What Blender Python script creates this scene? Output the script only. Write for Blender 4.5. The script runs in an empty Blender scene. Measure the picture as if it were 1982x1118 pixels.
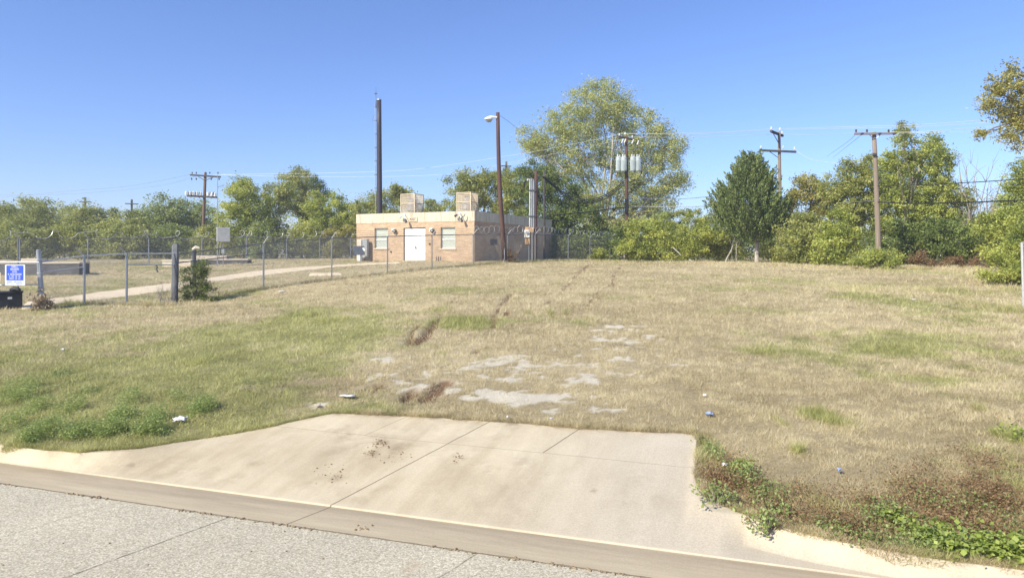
import bpy, math, random
import numpy as np
from mathutils import Vector, Matrix
random.seed(7)
R = math.radians
PI = math.pi
SC = bpy.context.scene
COL = SC.collection

# ------------------------------------------------------------------ camera, sky, sun, exposure
F, CX, HY, CH = 1350.0, 991.0, 490.0, 2.5       # focal length and horizon in photo pixels, camera height
cam_d = bpy.data.cameras.new('camera'); cam = bpy.data.objects.new('camera', cam_d); COL.objects.link(cam)
cam.location = (0, 0, CH); cam.rotation_euler = (R(90), 0, 0)
cam_d.sensor_width = 36; cam_d.lens = 36 * F / 1982; cam_d.shift_y = (HY - 559) / 1982
cam_d.clip_start = 0.1; cam_d.clip_end = 3000
SC.camera = cam
SUN_EL = 38.0
SUN_VEC = Vector((-0.74, -0.67, 0)).normalized() * math.cos(R(SUN_EL)); SUN_VEC.z = math.sin(R(SUN_EL))
w = bpy.data.worlds.new('World'); SC.world = w; w.use_nodes = True
wn = w.node_tree.nodes; wl = w.node_tree.links; wn.clear()
sky = wn.new('ShaderNodeTexSky'); sky.sky_type = 'NISHITA'; sky.sun_disc = False
sky.sun_elevation = R(SUN_EL); sky.sun_rotation = math.atan2(SUN_VEC.x, SUN_VEC.y)
sky.altitude = 0; sky.air_density = 1.0; sky.dust_density = 0.1; sky.ozone_density = 6.0
bg = wn.new('ShaderNodeBackground'); bg.inputs[1].default_value = 0.125
wo = wn.new('ShaderNodeOutputWorld'); sm_ = wn.new('ShaderNodeMix'); sm_.data_type = 'RGBA'; sm_.blend_type = 'MULTIPLY'; sm_.inputs[0].default_value = 1; sm_.inputs[7].default_value = (.97, .965, 1.18, 1)
wl.new(sky.outputs[0], sm_.inputs[6]); wl.new(sm_.outputs[2], bg.inputs[0]); wl.new(bg.outputs[0], wo.inputs[0])
sd = bpy.data.lights.new('sun', 'SUN'); sd.energy = 5.0; sd.angle = R(0.53); sd.color = (1.0, 0.925, 0.74)
so = bpy.data.objects.new('sun', sd); COL.objects.link(so); so.rotation_euler = SUN_VEC.to_track_quat('Z', 'Y').to_euler()
SC.view_settings.view_transform = 'Standard'; SC.view_settings.look = 'None'
SC.view_settings.gamma = 1; SC.view_settings.exposure = 0.40; SC.view_settings.use_curve_mapping = False
SC.cycles.max_bounces = 6; SC.cycles.transparent_max_bounces = 12

# ------------------------------------------------------------------ tags and mesh helpers
def tag(o, label=None, cat=None, group=None, kind=None):
    if label: o['label'] = label
    if cat: o['category'] = cat
    if group: o['group'] = group
    if kind: o['kind'] = kind
    return o
def empty(name, loc, rz=0, **k):
    o = bpy.data.objects.new(name, None); COL.objects.link(o); o.location = loc; o.rotation_euler = (0, 0, rz)
    o.empty_display_size = 0.3
    return tag(o, **k)
class MB:
    def __init__(s): s.v = []; s.f = []; s.m = []; s.c = [(0, 0)]
    def cut(s): s.c.append((len(s.v), len(s.f))); return s
    def build_each(s, name, mats, parent=None, **k):            # one object for every piece closed with cut()
        if s.c[-1] != (len(s.v), len(s.f)): s.cut()
        out = []
        for (v0, f0), (v1, f1) in zip(s.c[:-1], s.c[1:]):
            q = MB(); q.v = s.v[v0:v1]; q.f = [tuple(i-v0 for i in f) for f in s.f[f0:f1]]; q.m = s.m[f0:f1]; out.append(q.build(name, mats, parent, **k))
        return out
    def poly(s, pts, mi=0):
        n = len(s.v); s.v += [tuple(p) for p in pts]; s.f.append(tuple(range(n, n + len(pts)))); s.m.append(mi); return s
    def box(s, x0, y0, z0, x1, y1, z1, mi=0, M=None):
        c = [Vector((x, y, z)) for z in (z0, z1) for y in (y0, y1) for x in (x0, x1)]
        if M: c = [M @ p for p in c]
        n = len(s.v); s.v += [tuple(p) for p in c]
        for f in ((0, 2, 3, 1), (4, 5, 7, 6), (0, 1, 5, 4), (2, 6, 7, 3), (0, 4, 6, 2), (1, 3, 7, 5)):
            s.f.append(tuple(n + i for i in f)); s.m.append(mi)
        return s
    def bbox(s, x0, y0, z0, x1, y1, z1, b=0.01, M=None):      # chamfered box (vertical and top edges)
        def ring(i, z): return [(x0+i+b, y0+i, z), (x1-i-b, y0+i, z), (x1-i, y0+i+b, z), (x1-i, y1-i-b, z), (x1-i-b, y1-i, z), (x0+i+b, y1-i, z), (x0+i, y1-i-b, z), (x0+i, y0+i+b, z)]
        rs = [ring(b, z0), ring(0, z0 + b), ring(0, z1 - b), ring(b, z1)]
        n = len(s.v)
        for r in rs: s.v += [tuple(M @ Vector(p)) if M else p for p in r]
        for k in range(3):
            for i in range(8):
                j = (i + 1) % 8; s.f.append((n+k*8+i, n+k*8+j, n+k*8+8+j, n+k*8+8+i)); s.m.append(0)
        s.f.append(tuple(n + i for i in reversed(range(8)))); s.m.append(0)
        s.f.append(tuple(n + 24 + i for i in range(8))); s.m.append(0)
        return s
    def tube(s, pts, rad, n=8, cap=True, mi=0):
        pts = [Vector(p) for p in pts]
        if not hasattr(rad, '__len__'): rad = [rad] * len(pts)
        b = len(s.v)
        a = None
        for i, p in enumerate(pts):
            d = (pts[min(i+1, len(pts)-1)] - pts[max(i-1, 0)])
            if d.length < 1e-9: d = Vector((0, 0, 1))
            d.normalize()
            if a is None: a = d.orthogonal().normalized()
            else:
                a = a - d * a.dot(d)
                a = a.normalized() if a.length > 1e-6 else d.orthogonal().normalized()
            c = d.cross(a)
            for k in range(n):
                t = 2 * PI * k / n
                s.v.append(tuple(p + (a * math.cos(t) + c * math.sin(t)) * rad[i]))
        for i in range(len(pts) - 1):
            for k in range(n):
                j = (k + 1) % n
                s.f.append((b+i*n+k, b+i*n+j, b+(i+1)*n+j, b+(i+1)*n+k)); s.m.append(mi)
        if cap:
            s.f.append(tuple(b + k for k in reversed(range(n)))); s.m.append(mi)
            s.f.append(tuple(b + (len(pts)-1)*n + k for k in range(n))); s.m.append(mi)
        return s
    def lathe(s, prof, n=16, c=(0, 0), mi=0):                  # prof: (r, z)
        return s.tube([(c[0], c[1], z) for r, z in prof], [max(r, 1e-4) for r, z in prof], n, True, mi) if all(prof[i][1] != prof[i+1][1] for i in range(len(prof)-1)) else s._l(prof, n, c, mi)
    def _l(s, prof, n, c=(0, 0), mi=0):
        b = len(s.v)
        for r, z in prof:
            for k in range(n):
                t = 2*PI*k/n; s.v.append((c[0]+r*math.cos(t), c[1]+r*math.sin(t), z))
        for i in range(len(prof)-1):
            for k in range(n):
                j = (k+1) % n; s.f.append((b+i*n+k, b+i*n+j, b+(i+1)*n+j, b+(i+1)*n+k)); s.m.append(mi)
        return s
    def build(s, name, mats, parent=None, loc=(0, 0, 0), rz=0, smooth=False, **k):
        me = bpy.data.meshes.new(name); me.from_pydata(s.v, [], s.f)
        if not isinstance(mats, (list, tuple)): mats = [mats]
        for m in mats: me.materials.append(m)
        if len(mats) > 1: me.polygons.foreach_set('material_index', s.m)
        if smooth: me.polygons.foreach_set('use_smooth', [True] * len(me.polygons))
        me.update()
        o = bpy.data.objects.new(name, me); COL.objects.link(o)
        if parent: o.parent = parent
        o.location = loc; o.rotation_euler = (0, 0, rz)
        return tag(o, **k)
def np_mesh(name, co, nv, mat, parent=None, attrs=None, facedom=True, loc=(0, 0, 0), **k):
    """co (N*nv,3) -> N separate nv-gons; attrs are one value for each face"""
    n = len(co) // nv
    me = bpy.data.meshes.new(name)
    me.vertices.add(len(co)); me.vertices.foreach_set('co', np.ascontiguousarray(co, dtype=np.float32).ravel())
    me.loops.add(len(co)); me.loops.foreach_set('vertex_index', np.arange(len(co), dtype=np.int32))
    me.polygons.add(n); me.polygons.foreach_set('loop_start', np.arange(0, len(co), nv, dtype=np.int32))
    me.update(calc_edges=True)
    for a, val in (attrs or {}).items():
        at_ = me.attributes.new(a, 'FLOAT', 'FACE'); at_.data.foreach_set('value', np.ascontiguousarray(val, dtype=np.float32))
    me.materials.append(mat)
    o = bpy.data.objects.new(name, me); COL.objects.link(o)
    if parent: o.parent = parent
    o.location = loc
    return tag(o, **k)
def grid_mesh(name, X, Y, Z, mat, attrs=None, smooth=True, parent=None, **k):
    r, c = X.shape
    me = bpy.data.meshes.new(name)
    me.vertices.add(r * c); me.vertices.foreach_set('co', np.stack([X, Y, Z], -1).astype(np.float32).ravel())
    idx = np.arange(r * c).reshape(r, c)
    q = np.stack([idx[:-1, :-1], idx[:-1, 1:], idx[1:, 1:], idx[1:, :-1]], -1).reshape(-1, 4).astype(np.int32)
    me.loops.add(q.size); me.loops.foreach_set('vertex_index', q.ravel())
    me.polygons.add(len(q)); me.polygons.foreach_set('loop_start', np.arange(0, q.size, 4, dtype=np.int32))
    if smooth: me.polygons.foreach_set('use_smooth', np.ones(len(q), dtype=bool))
    me.update(calc_edges=True)
    for a, val in (attrs or {}).items():
        at_ = me.attributes.new(a, 'FLOAT', 'POINT'); at_.data.foreach_set('value', np.ascontiguousarray(val, dtype=np.float32).ravel())
    me.materials.append(mat)
    o = bpy.data.objects.new(name, me); COL.objects.link(o)
    if parent: o.parent = parent
    return tag(o, **k)

# ------------------------------------------------------------------ noise
def _hash(ix, iy, seed):
    h = (ix.astype(np.int64) * 374761393 + iy.astype(np.int64) * 668265263 + seed * 1442695041) & 0x7fffffff
    h = ((h ^ (h >> 13)) * 1274126177) & 0x7fffffff
    return ((h ^ (h >> 16)) & 0xffff) / 65535.0
def vnoise(x, y, seed=0):
    ix = np.floor(x); iy = np.floor(y); fx = x - ix; fy = y - iy
    fx = fx*fx*(3-2*fx); fy = fy*fy*(3-2*fy)
    a = _hash(ix, iy, seed); b = _hash(ix+1, iy, seed); c = _hash(ix, iy+1, seed); d = _hash(ix+1, iy+1, seed)
    return a*(1-fx)*(1-fy) + b*fx*(1-fy) + c*(1-fx)*fy + d*fx*fy
def fbm(x, y, sc=1.0, oc=4, seed=0):
    s = 0; t = 0; a = 1.0
    for i in range(oc):
        s = s + a * vnoise(x*sc*2**i + 17.3*i, y*sc*2**i - 9.1*i, seed + i); t += a; a *= 0.55
    return s / t
def sstep(a, b, x):
    t = np.clip((x - a) / (b - a), 0, 1); return t*t*(3-2*t)

# ------------------------------------------------------------------ pixel -> world
def at(px, py, Y): return Vector(((px - CX) / F * Y, Y, CH - (py - HY) / F * Y))
# kerb frame: u along the kerb, v away from the road
UX, UY = 0.948, -0.317
def to_uv(X, Y): return UX*X + UY*Y, -UY*X + UX*Y
def from_uv(u, v): return UX*u - UY*v, UY*u + UX*v
BU = [-60, -8.6, -7.9, -7.475, -6.91, -6.54, -6.08, -5.42, -4.3, -3.19, -1.8, -0.6, -0.54, -0.50, -0.35, -0.06, 0.48, 1.0, 1.4, 60]
BV = [6.16, 6.16, 6.17, 6.22, 6.60, 7.16, 7.62, 8.42, 8.58, 8.65, 8.68, 8.84, 8.60, 7.5, 6.95, 6.72, 6.38, 6.2, 6.16, 6.16]
BZ = [0.15, 0.15, 0.15, 0.15, 0.15, 0.16, 0.2, 0.29, 0.3, 0.3, 0.3, 0.3, 0.29, 0.2, 0.16, 0.15, 0.15, 0.15, 0.15, 0.15]
KS = [1, 1, 1, 1, .9, .5, .15, 0, 0, 0, 0, 0, 0, .2, .55, 1, 1, 1, 1, 1]
def backv(u): return np.interp(u, BU, BV)
def slab_z(u, v):
    bk = backv(u); zb = np.interp(u, BU, BZ); k = np.interp(u, BU, KS)
    t = np.clip((v - 6.0) / (bk - 6.0), 0, 1.2)
    lo = np.interp(u, [-9, -.2, .0, 1.0, 1.5], [0, 0, .42, .30, .0]); hi = np.interp(u, [-9, -.2, .0, 1.0, 1.5], [.72, .72, .88, .85, .72])
    return -0.003 + (zb + 0.003) * ((1-k)*t + k*np.clip((t-lo)/(hi-lo), 0, 1)**1.3)
CP = [(340,590,28.4),(245,589,26.9),(163,587,25.6),(77,598,24.45),(0,610,23),(510,560,31.8),(642,542,35),(750,530,38.1),(836,520,41.1),
      (916,513,44.3),(1035,505,50),(1181,503,59),(1250,508,52),(1400,511,45),(1550,515,42),(1700,520,40),(1850,522,37),(1950,556,29),(690,505,51),(918,506,47),
      (170,518,50),(38,518,46),(288,509,54),(477,504,61.3),(619,501,68.4)]
P = [((a-CX)/F*c, c, CH-(b-HY)/F*c) for a, b, c in CP]
P += [(-12,12,.27),(-10,16,.38),(-3,14,.5),(3,14,.5),(9,14,.52),(12,9,.4),(8,6,.3),(0,20,.78),(-8,20,.55),(10,22,.85),(0,30,1.22),(10,32,1.3),(20,24,.9),(-20,20,.4),(-30,30,.7),(30,28,1.2),(30,45,1.8),
      (0,80,1.95),(-40,80,1.9),(40,80,1.95),(-80,100,1.9),(80,100,1.9),(0,140,1.9),(-60,50,1.3),(60,50,1.7),(0,250,1.9),(-200,250,1.9),(200,250,1.9),(0,500,1.9),(-500,500,1.9),(500,500,1.9),(-200,60,1.3),(200,60,1.7),(40,10,.5),(-40,18,.3),(-16,40,1.0),(-25,40,1.1)]
P = np.array(P, float)
def _K(r2): return np.where(r2 > 1e-12, 0.5*r2*np.log(np.maximum(r2, 1e-12)), 0)
S_ = 0.02
_n = len(P); D2 = ((P[:, None, :2]-P[None, :, :2])*S_); D2 = (D2**2).sum(-1)
A_ = np.zeros((_n+3, _n+3)); A_[:_n, :_n] = _K(D2) + 2e-4*np.eye(_n); A_[:_n, _n] = 1; A_[:_n, _n+1:] = P[:, :2]*S_; A_[_n, :_n] = 1; A_[_n+1:, :_n] = (P[:, :2]*S_).T
W_ = np.linalg.solve(A_, np.concatenate([P[:, 2], np.zeros(3)]))
def rbf(X, Y):
    X = np.asarray(X, float); Y = np.asarray(Y, float); z = W_[_n] + W_[_n+1]*X*S_ + W_[_n+2]*Y*S_
    for i in range(_n): z = z + W_[i]*_K(((X-P[i, 0])*S_)**2 + ((Y-P[i, 1])*S_)**2)
    return z
SEGS = []                                                      # wheel ruts: (points, half width, depth)
def rut_mask(X, Y):
    m = np.zeros_like(np.asarray(X, float))
    for pts, hw, dp in SEGS:
        for (x0, y0), (x1, y1) in zip(pts[:-1], pts[1:]):
            dx, dy = x1-x0, y1-y0; t = np.clip(((X-x0)*dx+(Y-y0)*dy)/(dx*dx+dy*dy), 0, 1)
            d = np.hypot(X-x0-t*dx, Y-y0-t*dy)
            m = np.maximum(m, dp*np.clip(1.25 - d/hw, 0, 1))
    return m
def ground(X, Y):
    X = np.asarray(X, float); Y = np.asarray(Y, float)
    u, v = to_uv(X, Y); bk = backv(u); d = v - bk
    zf = rbf(X, Y)
    zf = np.where(v < 30, zf, zf)
    zb = np.interp(u, BU, BZ) + 0.005
    near = np.exp(-np.maximum(d, 0)/2.5)
    z = zb + (zf - zb)*sstep(0, 2.6, d)
    z = z + (fbm(X, Y, 0.9, 4, 3)-.5)*0.07*sstep(0.1, 1.5, d) + (fbm(X, Y, 3.5, 3, 33)-.5)*0.06*sstep(0.1, .8, d) + (fbm(X, Y, 0.12, 2, 8)-.5)*0.12*sstep(1, 6, d)*sstep(60, 40, Y)
    z = z - .13*np.exp(-((X-10.6)/2.3)**2-((Y-20.6)/.75)**2) + .05*np.exp(-((X-10.2)/2.6)**2-((Y-19.2)/.6)**2)
    inside = slab_z(u, np.maximum(v, 6.0)) - 0.05
    z = np.where(d < 0, np.where(v > 6.0, inside, -0.08), z)
    return z
_Ys = np.concatenate([np.linspace(5, 30, 5001), np.linspace(30, 160, 4000)[1:]])
def hit(px, py):
    X = (px-CX)/F*_Ys; Zr = CH-(py-HY)/F*_Ys; g = ground(X, _Ys); i = np.argmax(Zr <= g)
    if not (Zr <= g).any(): i = len(_Ys)-1
    return Vector((X[i], _Ys[i], g[i]))
def gz(x, y): return float(ground(np.array([x]), np.array([y]))[0])
def gp(px, Y): x = (px-CX)/F*Y; return Vector((x, Y, gz(x, Y)))

# wheel ruts in the turf
for pl, hw, dp in [([(788,668),(798,645),(812,628)], .055, 1), ([(812,662),(832,638),(853,615)], .085, 1), ([(822,662),(838,640),(850,628)], .05, .8), ([(800,668),(818,648),(826,636)], .05, .6),
                   ([(806,664),(828,642),(846,622)], .30, .34), ([(853,615),(862,600)], .05, .5), ([(860,596),(872,586),(882,576)], .06, .9), ([(954,636),(957,612),(968,594)], .07, .7), ([(972,590),(982,578),(991,568)], .10, .9), ([(976,610),(985,602)], .11, .9),
                   ([(1058,588),(1070,580)], .10, .6), ([(1083,572),(1094,556),(1106,546)], .10, .6), ([(1110,540),(1124,526),(1143,512)], .12, .68), ([(1186,556),(1187,535),(1205,512)], .10, .55), ([(1128,600),(1150,575),(1165,560)], .08, .5), ([(918,682),(925,676)], .07, .8), ([(1160,580),(1172,560)], .05, .4),
                   ([(778,777),(802,757)], .14, 1), ([(822,772),(838,764)], .13, .9), ([(836,760),(862,742)], .20, .55), ([(815,780),(860,768)], .10, .6), ([(722,758),(733,750)], .06, .7), ([(700,756),(745,742)], .18, .35), ([(790,783),(850,774)], .14, .4),
                   ([(1066,612),(1072,616)], .05, .7), ([(1094,612),(1100,616)], .05, .7)]:
    SEGS.append(([tuple(hit(a, b)[:2]) for a, b in pl], hw, dp))
ELL = []
def ell(px, py, rx, ry, val=1.0):
    c = hit(px, py); a = hit(px, py-ry); b = hit(px, py+ry); return (c.x, c.y, rx*c.y/F, max(abs(a.y-b.y)/2, .05), val)
GRAV = [ell(*e) for e in [(905,768,42,7,1.3),(965,764,62,11,1.6),(1025,772,58,12,1.6),(1078,787,42,9,1.5),(1150,790,60,5,.9),(905,770,40,8,1),(1205,675,28,5,1.2),(1178,664,30,5,1.1),(1260,650,22,8,1.2),(1165,650,25,4,1.1),
     (1228,642,40,6,.9),(1195,632,35,3,.8),(1250,636,30,3,.8),(960,706,28,4,1),(995,710,28,4,1),(990,682,22,3,.8),(820,725,26,6,1),(725,725,26,14,.9),(905,735,30,5,.7),(870,738,40,5,.6),(1090,733,30,6,.8),(1150,738,40,6,.8),
     (1190,790,26,5,.9),(1100,760,80,8,.5),(1130,690,60,8,.6),(1080,700,40,6,.6),(740,705,50,10,.5),(1000,725,120,12,.5),(1185,740,50,8,.6),(1310,708,30,3,.8),(1350,697,20,2,.7),(610,788,26,4,.8),(1160,770,60,9,.5),(870,712,80,8,.45),(1220,690,90,16,.45),(1040,745,190,14,.35)]]
ZONE = [ell(*e) for e in [(1130,700,230,60,.56),(960,735,200,40,.5),(790,725,90,22,.5),(1180,650,100,26,.8),(960,705,90,22,.74)]]
LUSH = [ell(*e) for e in [(120,700,300,45,.35),(60,780,120,60,.5),(280,800,180,50,.45),(450,740,220,60,.3),(600,650,200,70,.3),(590,612,60,9,.7),(640,625,60,6,.5),(890,622,60,14,.6),(840,600,30,6,.4),
     (1760,660,170,25,.45),(1530,680,110,22,.4),(1900,620,120,60,.35),(1580,805,32,12,.9),(1620,815,30,10,.5),(395,700,25,6,.9),(500,655,260,12,.3),(1800,590,90,10,.4),(1680,572,60,6,.4),(1960,850,30,14,.8),(1545,875,14,5,.6),
     (1365,870,25,40,.4),(1900,905,120,30,.3),(1480,620,160,30,.15),(60,770,160,26,.5),(700,640,80,60,.25)]]
BARE = [ell(*e) for e in [(250,640,280,16,.5),(1650,760,260,50,.5),(1250,600,250,60,.3),(1200,740,260,60,.4),(1450,870,90,40,.5),(1700,500,400,30,.25),(1600,700,200,18,.3),(350,755,140,16,.35),(900,520,500,12,.25)]]
def emask(E, X, Y, soft=1.0):
    m = np.zeros_like(np.asarray(X, float))
    for cx, cy, a, b, val in E:
        r = np.sqrt(((X-cx)/a)**2 + ((Y-cy)/b)**2)
        m = np.maximum(m, val*np.clip(1.35 - r*.85, 0, 1)) if soft else m + val*np.exp(-(r*r))
    return m
def masks(X, Y):
    n1 = fbm(X, Y, 2.2, 5, 21); n2 = fbm(X, Y, 0.33, 5, 5); n3 = fbm(X, Y, 6.0, 3, 40)
    u, v = to_uv(X, Y)
    grav = sstep(.50, .62, emask(GRAV, X, Y)*(0.55+0.0*n1) + (n1-.5)*1.7 + (n3-.5)*1.5)*sstep(.02, .2, emask(GRAV, X, Y))
    zone = emask(ZONE, X, Y, 0); n5 = fbm(X, Y, 1.5, 5, 55)
    grav = np.maximum(grav, sstep(.60, .68, n5 + (n3-.5)*.75 + (n1-.5)*.3 + (zone-1)*.22)*sstep(.15, .4, zone)*.9)
    rm = rut_mask(X, Y); mud = sstep(.20, .50, rm + (n3-.5)*.9 + (n1-.5)*.5)*sstep(0.02, .12, rm)
    left = sstep(3, -7, X)*.13*sstep(30, 14, Y)
    g = sstep(.38, .82, n2*.9 + (n1-.5)*.55 + left + emask(LUSH, X, Y, 0)*.7 - emask(BARE, X, Y, 0)*.35 + (n3-.5)*.3 + (fbm(X, Y, 1.1, 4, 19)-.5)*.5 - .045)
    lit = .55*fbm(X, Y, 1.1, 5, 77) + .45*fbm(X, Y, .22, 3, 78)                                # straw colour drift
    return g, grav, mud, lit

# ------------------------------------------------------------------ materials
def mat(name, rough=.8, base=None, spec=.3, metal=0):
    m = bpy.data.materials.new(name); m.use_nodes = True; n = m.node_tree.nodes; b = n['Principled BSDF']
    b.inputs['Roughness'].default_value = rough; b.inputs['Metallic'].default_value = metal
    b.inputs['Specular IOR Level'].default_value = spec
    if base: b.inputs['Base Color'].default_value = (*base, 1)
    return m, n, m.node_tree.links, b
def ramp(n, l, src, stops):
    r = n.new('ShaderNodeValToRGB'); e = r.color_ramp.elements
    while len(e) < len(stops): e.new(.5)
    for i, (p, c) in enumerate(stops): e[i].position = p; e[i].color = (*c, 1)
    l.new(src, r.inputs[0]); return r.outputs[0]
def noise(n, l, scale, detail=5, rough=.55, vec=None, coord='Object', dist=0):
    if vec is None:
        t = n.new('ShaderNodeTexCoord'); vec = t.outputs[coord]
    x = n.new('ShaderNodeTexNoise'); x.inputs['Scale'].default_value = scale; x.inputs['Detail'].default_value = detail
    x.inputs['Roughness'].default_value = rough; x.inputs['Distortion'].default_value = dist
    l.new(vec, x.inputs['Vector']); return x.outputs['Fac']
def mixc(n, l, fac, a, b, mode='MIX'):
    x = n.new('ShaderNodeMix'); x.data_type = 'RGBA'; x.blend_type = mode
    for s, val in ((x.inputs[0], fac), (x.inputs[6], a), (x.inputs[7], b)):
        if hasattr(val, 'is_output') or hasattr(val, 'links'): l.new(val, s)
        elif isinstance(val, tuple): s.default_value = (*val, 1)
        else: s.default_value = val
    return x.outputs[2]
def mth(n, l, op, a, b=None, c=None, clamp=False):
    x = n.new('ShaderNodeMath'); x.operation = op; x.use_clamp = clamp
    for i, val in enumerate((a, b, c)):
        if val is None: continue
        if hasattr(val, 'links'): l.new(val, x.inputs[i])
        else: x.inputs[i].default_value = val
    return x.outputs[0]
def bump(n, l, b, h, strength=.4, dist=.02):
    x = n.new('ShaderNodeBump'); x.inputs['Strength'].default_value = strength; x.inputs['Distance'].default_value = dist
    l.new(h, x.inputs['Height']); l.new(x.outputs[0], b.inputs['Normal'])
def attr(n, name):
    x = n.new('ShaderNodeAttribute'); x.attribute_name = name; return x.outputs['Fac']
def simple(name, c1, c2, scale=4, rough=.7, spec=.3, metal=0, bs=.2, bd=.01, detail=6, stretch=None, lo=.3, hi=.7):
    m, n, l, b = mat(name, rough, spec=spec, metal=metal)
    vec = None
    if stretch:
        t = n.new('ShaderNodeTexCoord'); mp = n.new('ShaderNodeMapping'); mp.inputs['Scale'].default_value = stretch
        l.new(t.outputs['Object'], mp.inputs[0]); vec = mp.outputs[0]
    f = noise(n, l, scale, detail, .6, vec)
    l.new(ramp(n, l, f, [(lo, c1), (hi, c2)]), b.inputs['Base Color'])
    if bs: bump(n, l, b, f, bs, bd)
    return m
M = {}
STRAW = [(.0, (.36, .29, .165)), (.4, (.64, .54, .33)), (1, (.86, .76, .53))]
GREEN = [(.0, (.27, .285, .10)), (.5, (.50, .495, .19)), (1, (.72, .69, .33))]
def ground_mat():
    m, n, l, b = mat('ground_turf', .95, spec=.1)
    f1 = noise(n, l, 34, 6, .75); f2 = noise(n, l, 9, 5, .7)
    f9 = noise(n, l, 130, 4, .8); f1 = mth(n, l, 'ADD', mth(n, l, 'MULTIPLY', f1, .45), mth(n, l, 'MULTIPLY', f9, .55))
    f = mth(n, l, 'ADD', mth(n, l, 'MULTIPLY', f1, .65), mth(n, l, 'MULTIPLY', f2, .35))
    f = mth(n, l, 'MULTIPLY_ADD', mth(n, l, 'SUBTRACT', f, .5), 3.0, .42, True)
    lit = attr(n, 'lit')
    f = mth(n, l, 'ADD', mth(n, l, 'MULTIPLY', f, .8), mth(n, l, 'MULTIPLY', mth(n, l, 'SUBTRACT', lit, .38), .6), clamp=True)
    st = ramp(n, l, f, [(0, (.27, .215, .13)), (.4, (.52, .43, .265)), (1, (.78, .67, .46))])
    gr = ramp(n, l, f, [(0, (.20, .19, .08)), (.5, (.37, .35, .16)), (1, (.55, .51, .27))])
    c = mixc(n, l, attr(n, 'green'), st, gr)
    gv = n.new('ShaderNodeTexVoronoi'); gv.inputs['Scale'].default_value = 38
    t = n.new('ShaderNodeTexCoord'); l.new(t.outputs['Object'], gv.inputs['Vector'])
    gcol = ramp(n, l, mth(n, l, 'ADD', mth(n, l, 'MULTIPLY', gv.outputs['Distance'], .6), mth(n, l, 'MULTIPLY', f2, .6)), [(.1, (.42, .36, .26)), (.4, (.70, .62, .47)), (.8, (.84, .77, .62))])
    c = mixc(n, l, attr(n, 'gravel'), c, gcol)
    mc = ramp(n, l, f1, [(.3, (.13, .078, .046)), (.55, (.28, .175, .105)), (.8, (.44, .30, .19))])
    c = mixc(n, l, attr(n, 'mud'), c, mc)
    l.new(c, b.inputs['Base Color']); bump(n, l, b, f, .9, .03)
    return m
M['ground'] = ground_mat()
def leaf_mat(name, stops, trans=.40, rough=.55, spec=.25, gain=1.0):
    stops = [(p, tuple(min(x*gain, .8) for x in c)) for p, c in stops]
    m, n, l, b = mat(name, rough, spec=spec)
    c = ramp(n, l, attr(n, 'tint'), stops); l.new(c, b.inputs['Base Color'])
    tr = n.new('ShaderNodeBsdfTranslucent')
    l.new(mixc(n, l, 1.0, c, (1.0, 1.0, .55), 'MULTIPLY'), tr.inputs[0])
    mx = n.new('ShaderNodeMixShader'); mx.inputs[0].default_value = trans
    l.new(b.outputs[0], mx.inputs[1]); l.new(tr.outputs[0], mx.inputs[2]); l.new(mx.outputs[0], n['Material Output'].inputs[0])
    return m
def grass_mat():
    m, n, l, b = mat('grass_blades', .7, spec=.15)
    t = attr(n, 'tint'); st = ramp(n, l, t, STRAW); gr = ramp(n, l, t, GREEN)
    c = mixc(n, l, attr(n, 'green'), st, gr); l.new(c, b.inputs['Base Color'])
    tr = n.new('ShaderNodeBsdfTranslucent'); l.new(c, tr.inputs[0])
    mx = n.new('ShaderNodeMixShader'); mx.inputs[0].default_value = .35
    l.new(b.outputs[0], mx.inputs[1]); l.new(tr.outputs[0], mx.inputs[2]); l.new(mx.outputs[0], n['Material Output'].inputs[0])
    return m
M['grass'] = grass_mat()
LM = dict(
    olive=leaf_mat('olive_leaves', [(0, (.07, .086, .028)), (.5, (.165, .175, .058)), (1, (.30, .295, .105))], gain=2.36),
    haze=leaf_mat('pale_olive_leaves', [(0, (.105, .125, .045)), (.5, (.19, .202, .08)), (1, (.31, .305, .13))], gain=2.12),
    green=leaf_mat('green_leaves', [(0, (.07, .09, .035)), (.5, (.14, .165, .065)), (1, (.24, .255, .11))], gain=2.24),
    yellow=leaf_mat('yellow_green_leaves', [(0, (.09, .118, .03)), (.5, (.235, .26, .07)), (1, (.43, .42, .13))], gain=1.89),
    dark=leaf_mat('dark_green_leaves', [(0, (.035, .05, .016)), (.5, (.075, .10, .028)), (1, (.17, .19, .055))], .25, gain=2.24),
    cotton=leaf_mat('cottonwood_leaves', [(0, (.12, .145, .065)), (.45, (.235, .255, .11)), (.8, (.36, .35, .14)), (1, (.45, .39, .15))], gain=1.95),
    cedar=leaf_mat('cedar_foliage', [(0, (.034, .05, .018)), (.5, (.072, .098, .032)), (1, (.15, .165, .055))], .15, gain=2.24),
    brown=leaf_mat('brownish_leaves', [(0, (.08, .085, .03)), (.5, (.175, .17, .055)), (1, (.31, .27, .10))], gain=2.24),
    oak=leaf_mat('oak_leaves', [(0, (.11, .105, .035)), (.5, (.21, .20, .075)), (1, (.34, .31, .12))], gain=2.12),
    bright=leaf_mat('bright_leaves', [(0, (.16, .21, .04)), (.5, (.34, .42, .09)), (1, (.55, .60, .19))], .35, .4, .4),
    rust=leaf_mat('rusty_leaves', [(0, (.17, .10, .055)), (.5, (.33, .21, .115)), (1, (.54, .42, .24))]),
    weed=leaf_mat('weed_leaves', [(0, (.14, .19, .065)), (.5, (.27, .33, .12)), (1, (.44, .49, .22))], gain=1.25),
    litter=leaf_mat('dead_leaves', [(0, (.16, .11, .07)), (.5, (.33, .25, .17)), (1, (.55, .46, .34))], .1, .8),
)
M['bark'] = simple('bark', (.10, .085, .065), (.26, .22, .175), 6, .9, .1, bs=.8, bd=.03, stretch=(3, 3, .6))
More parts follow.
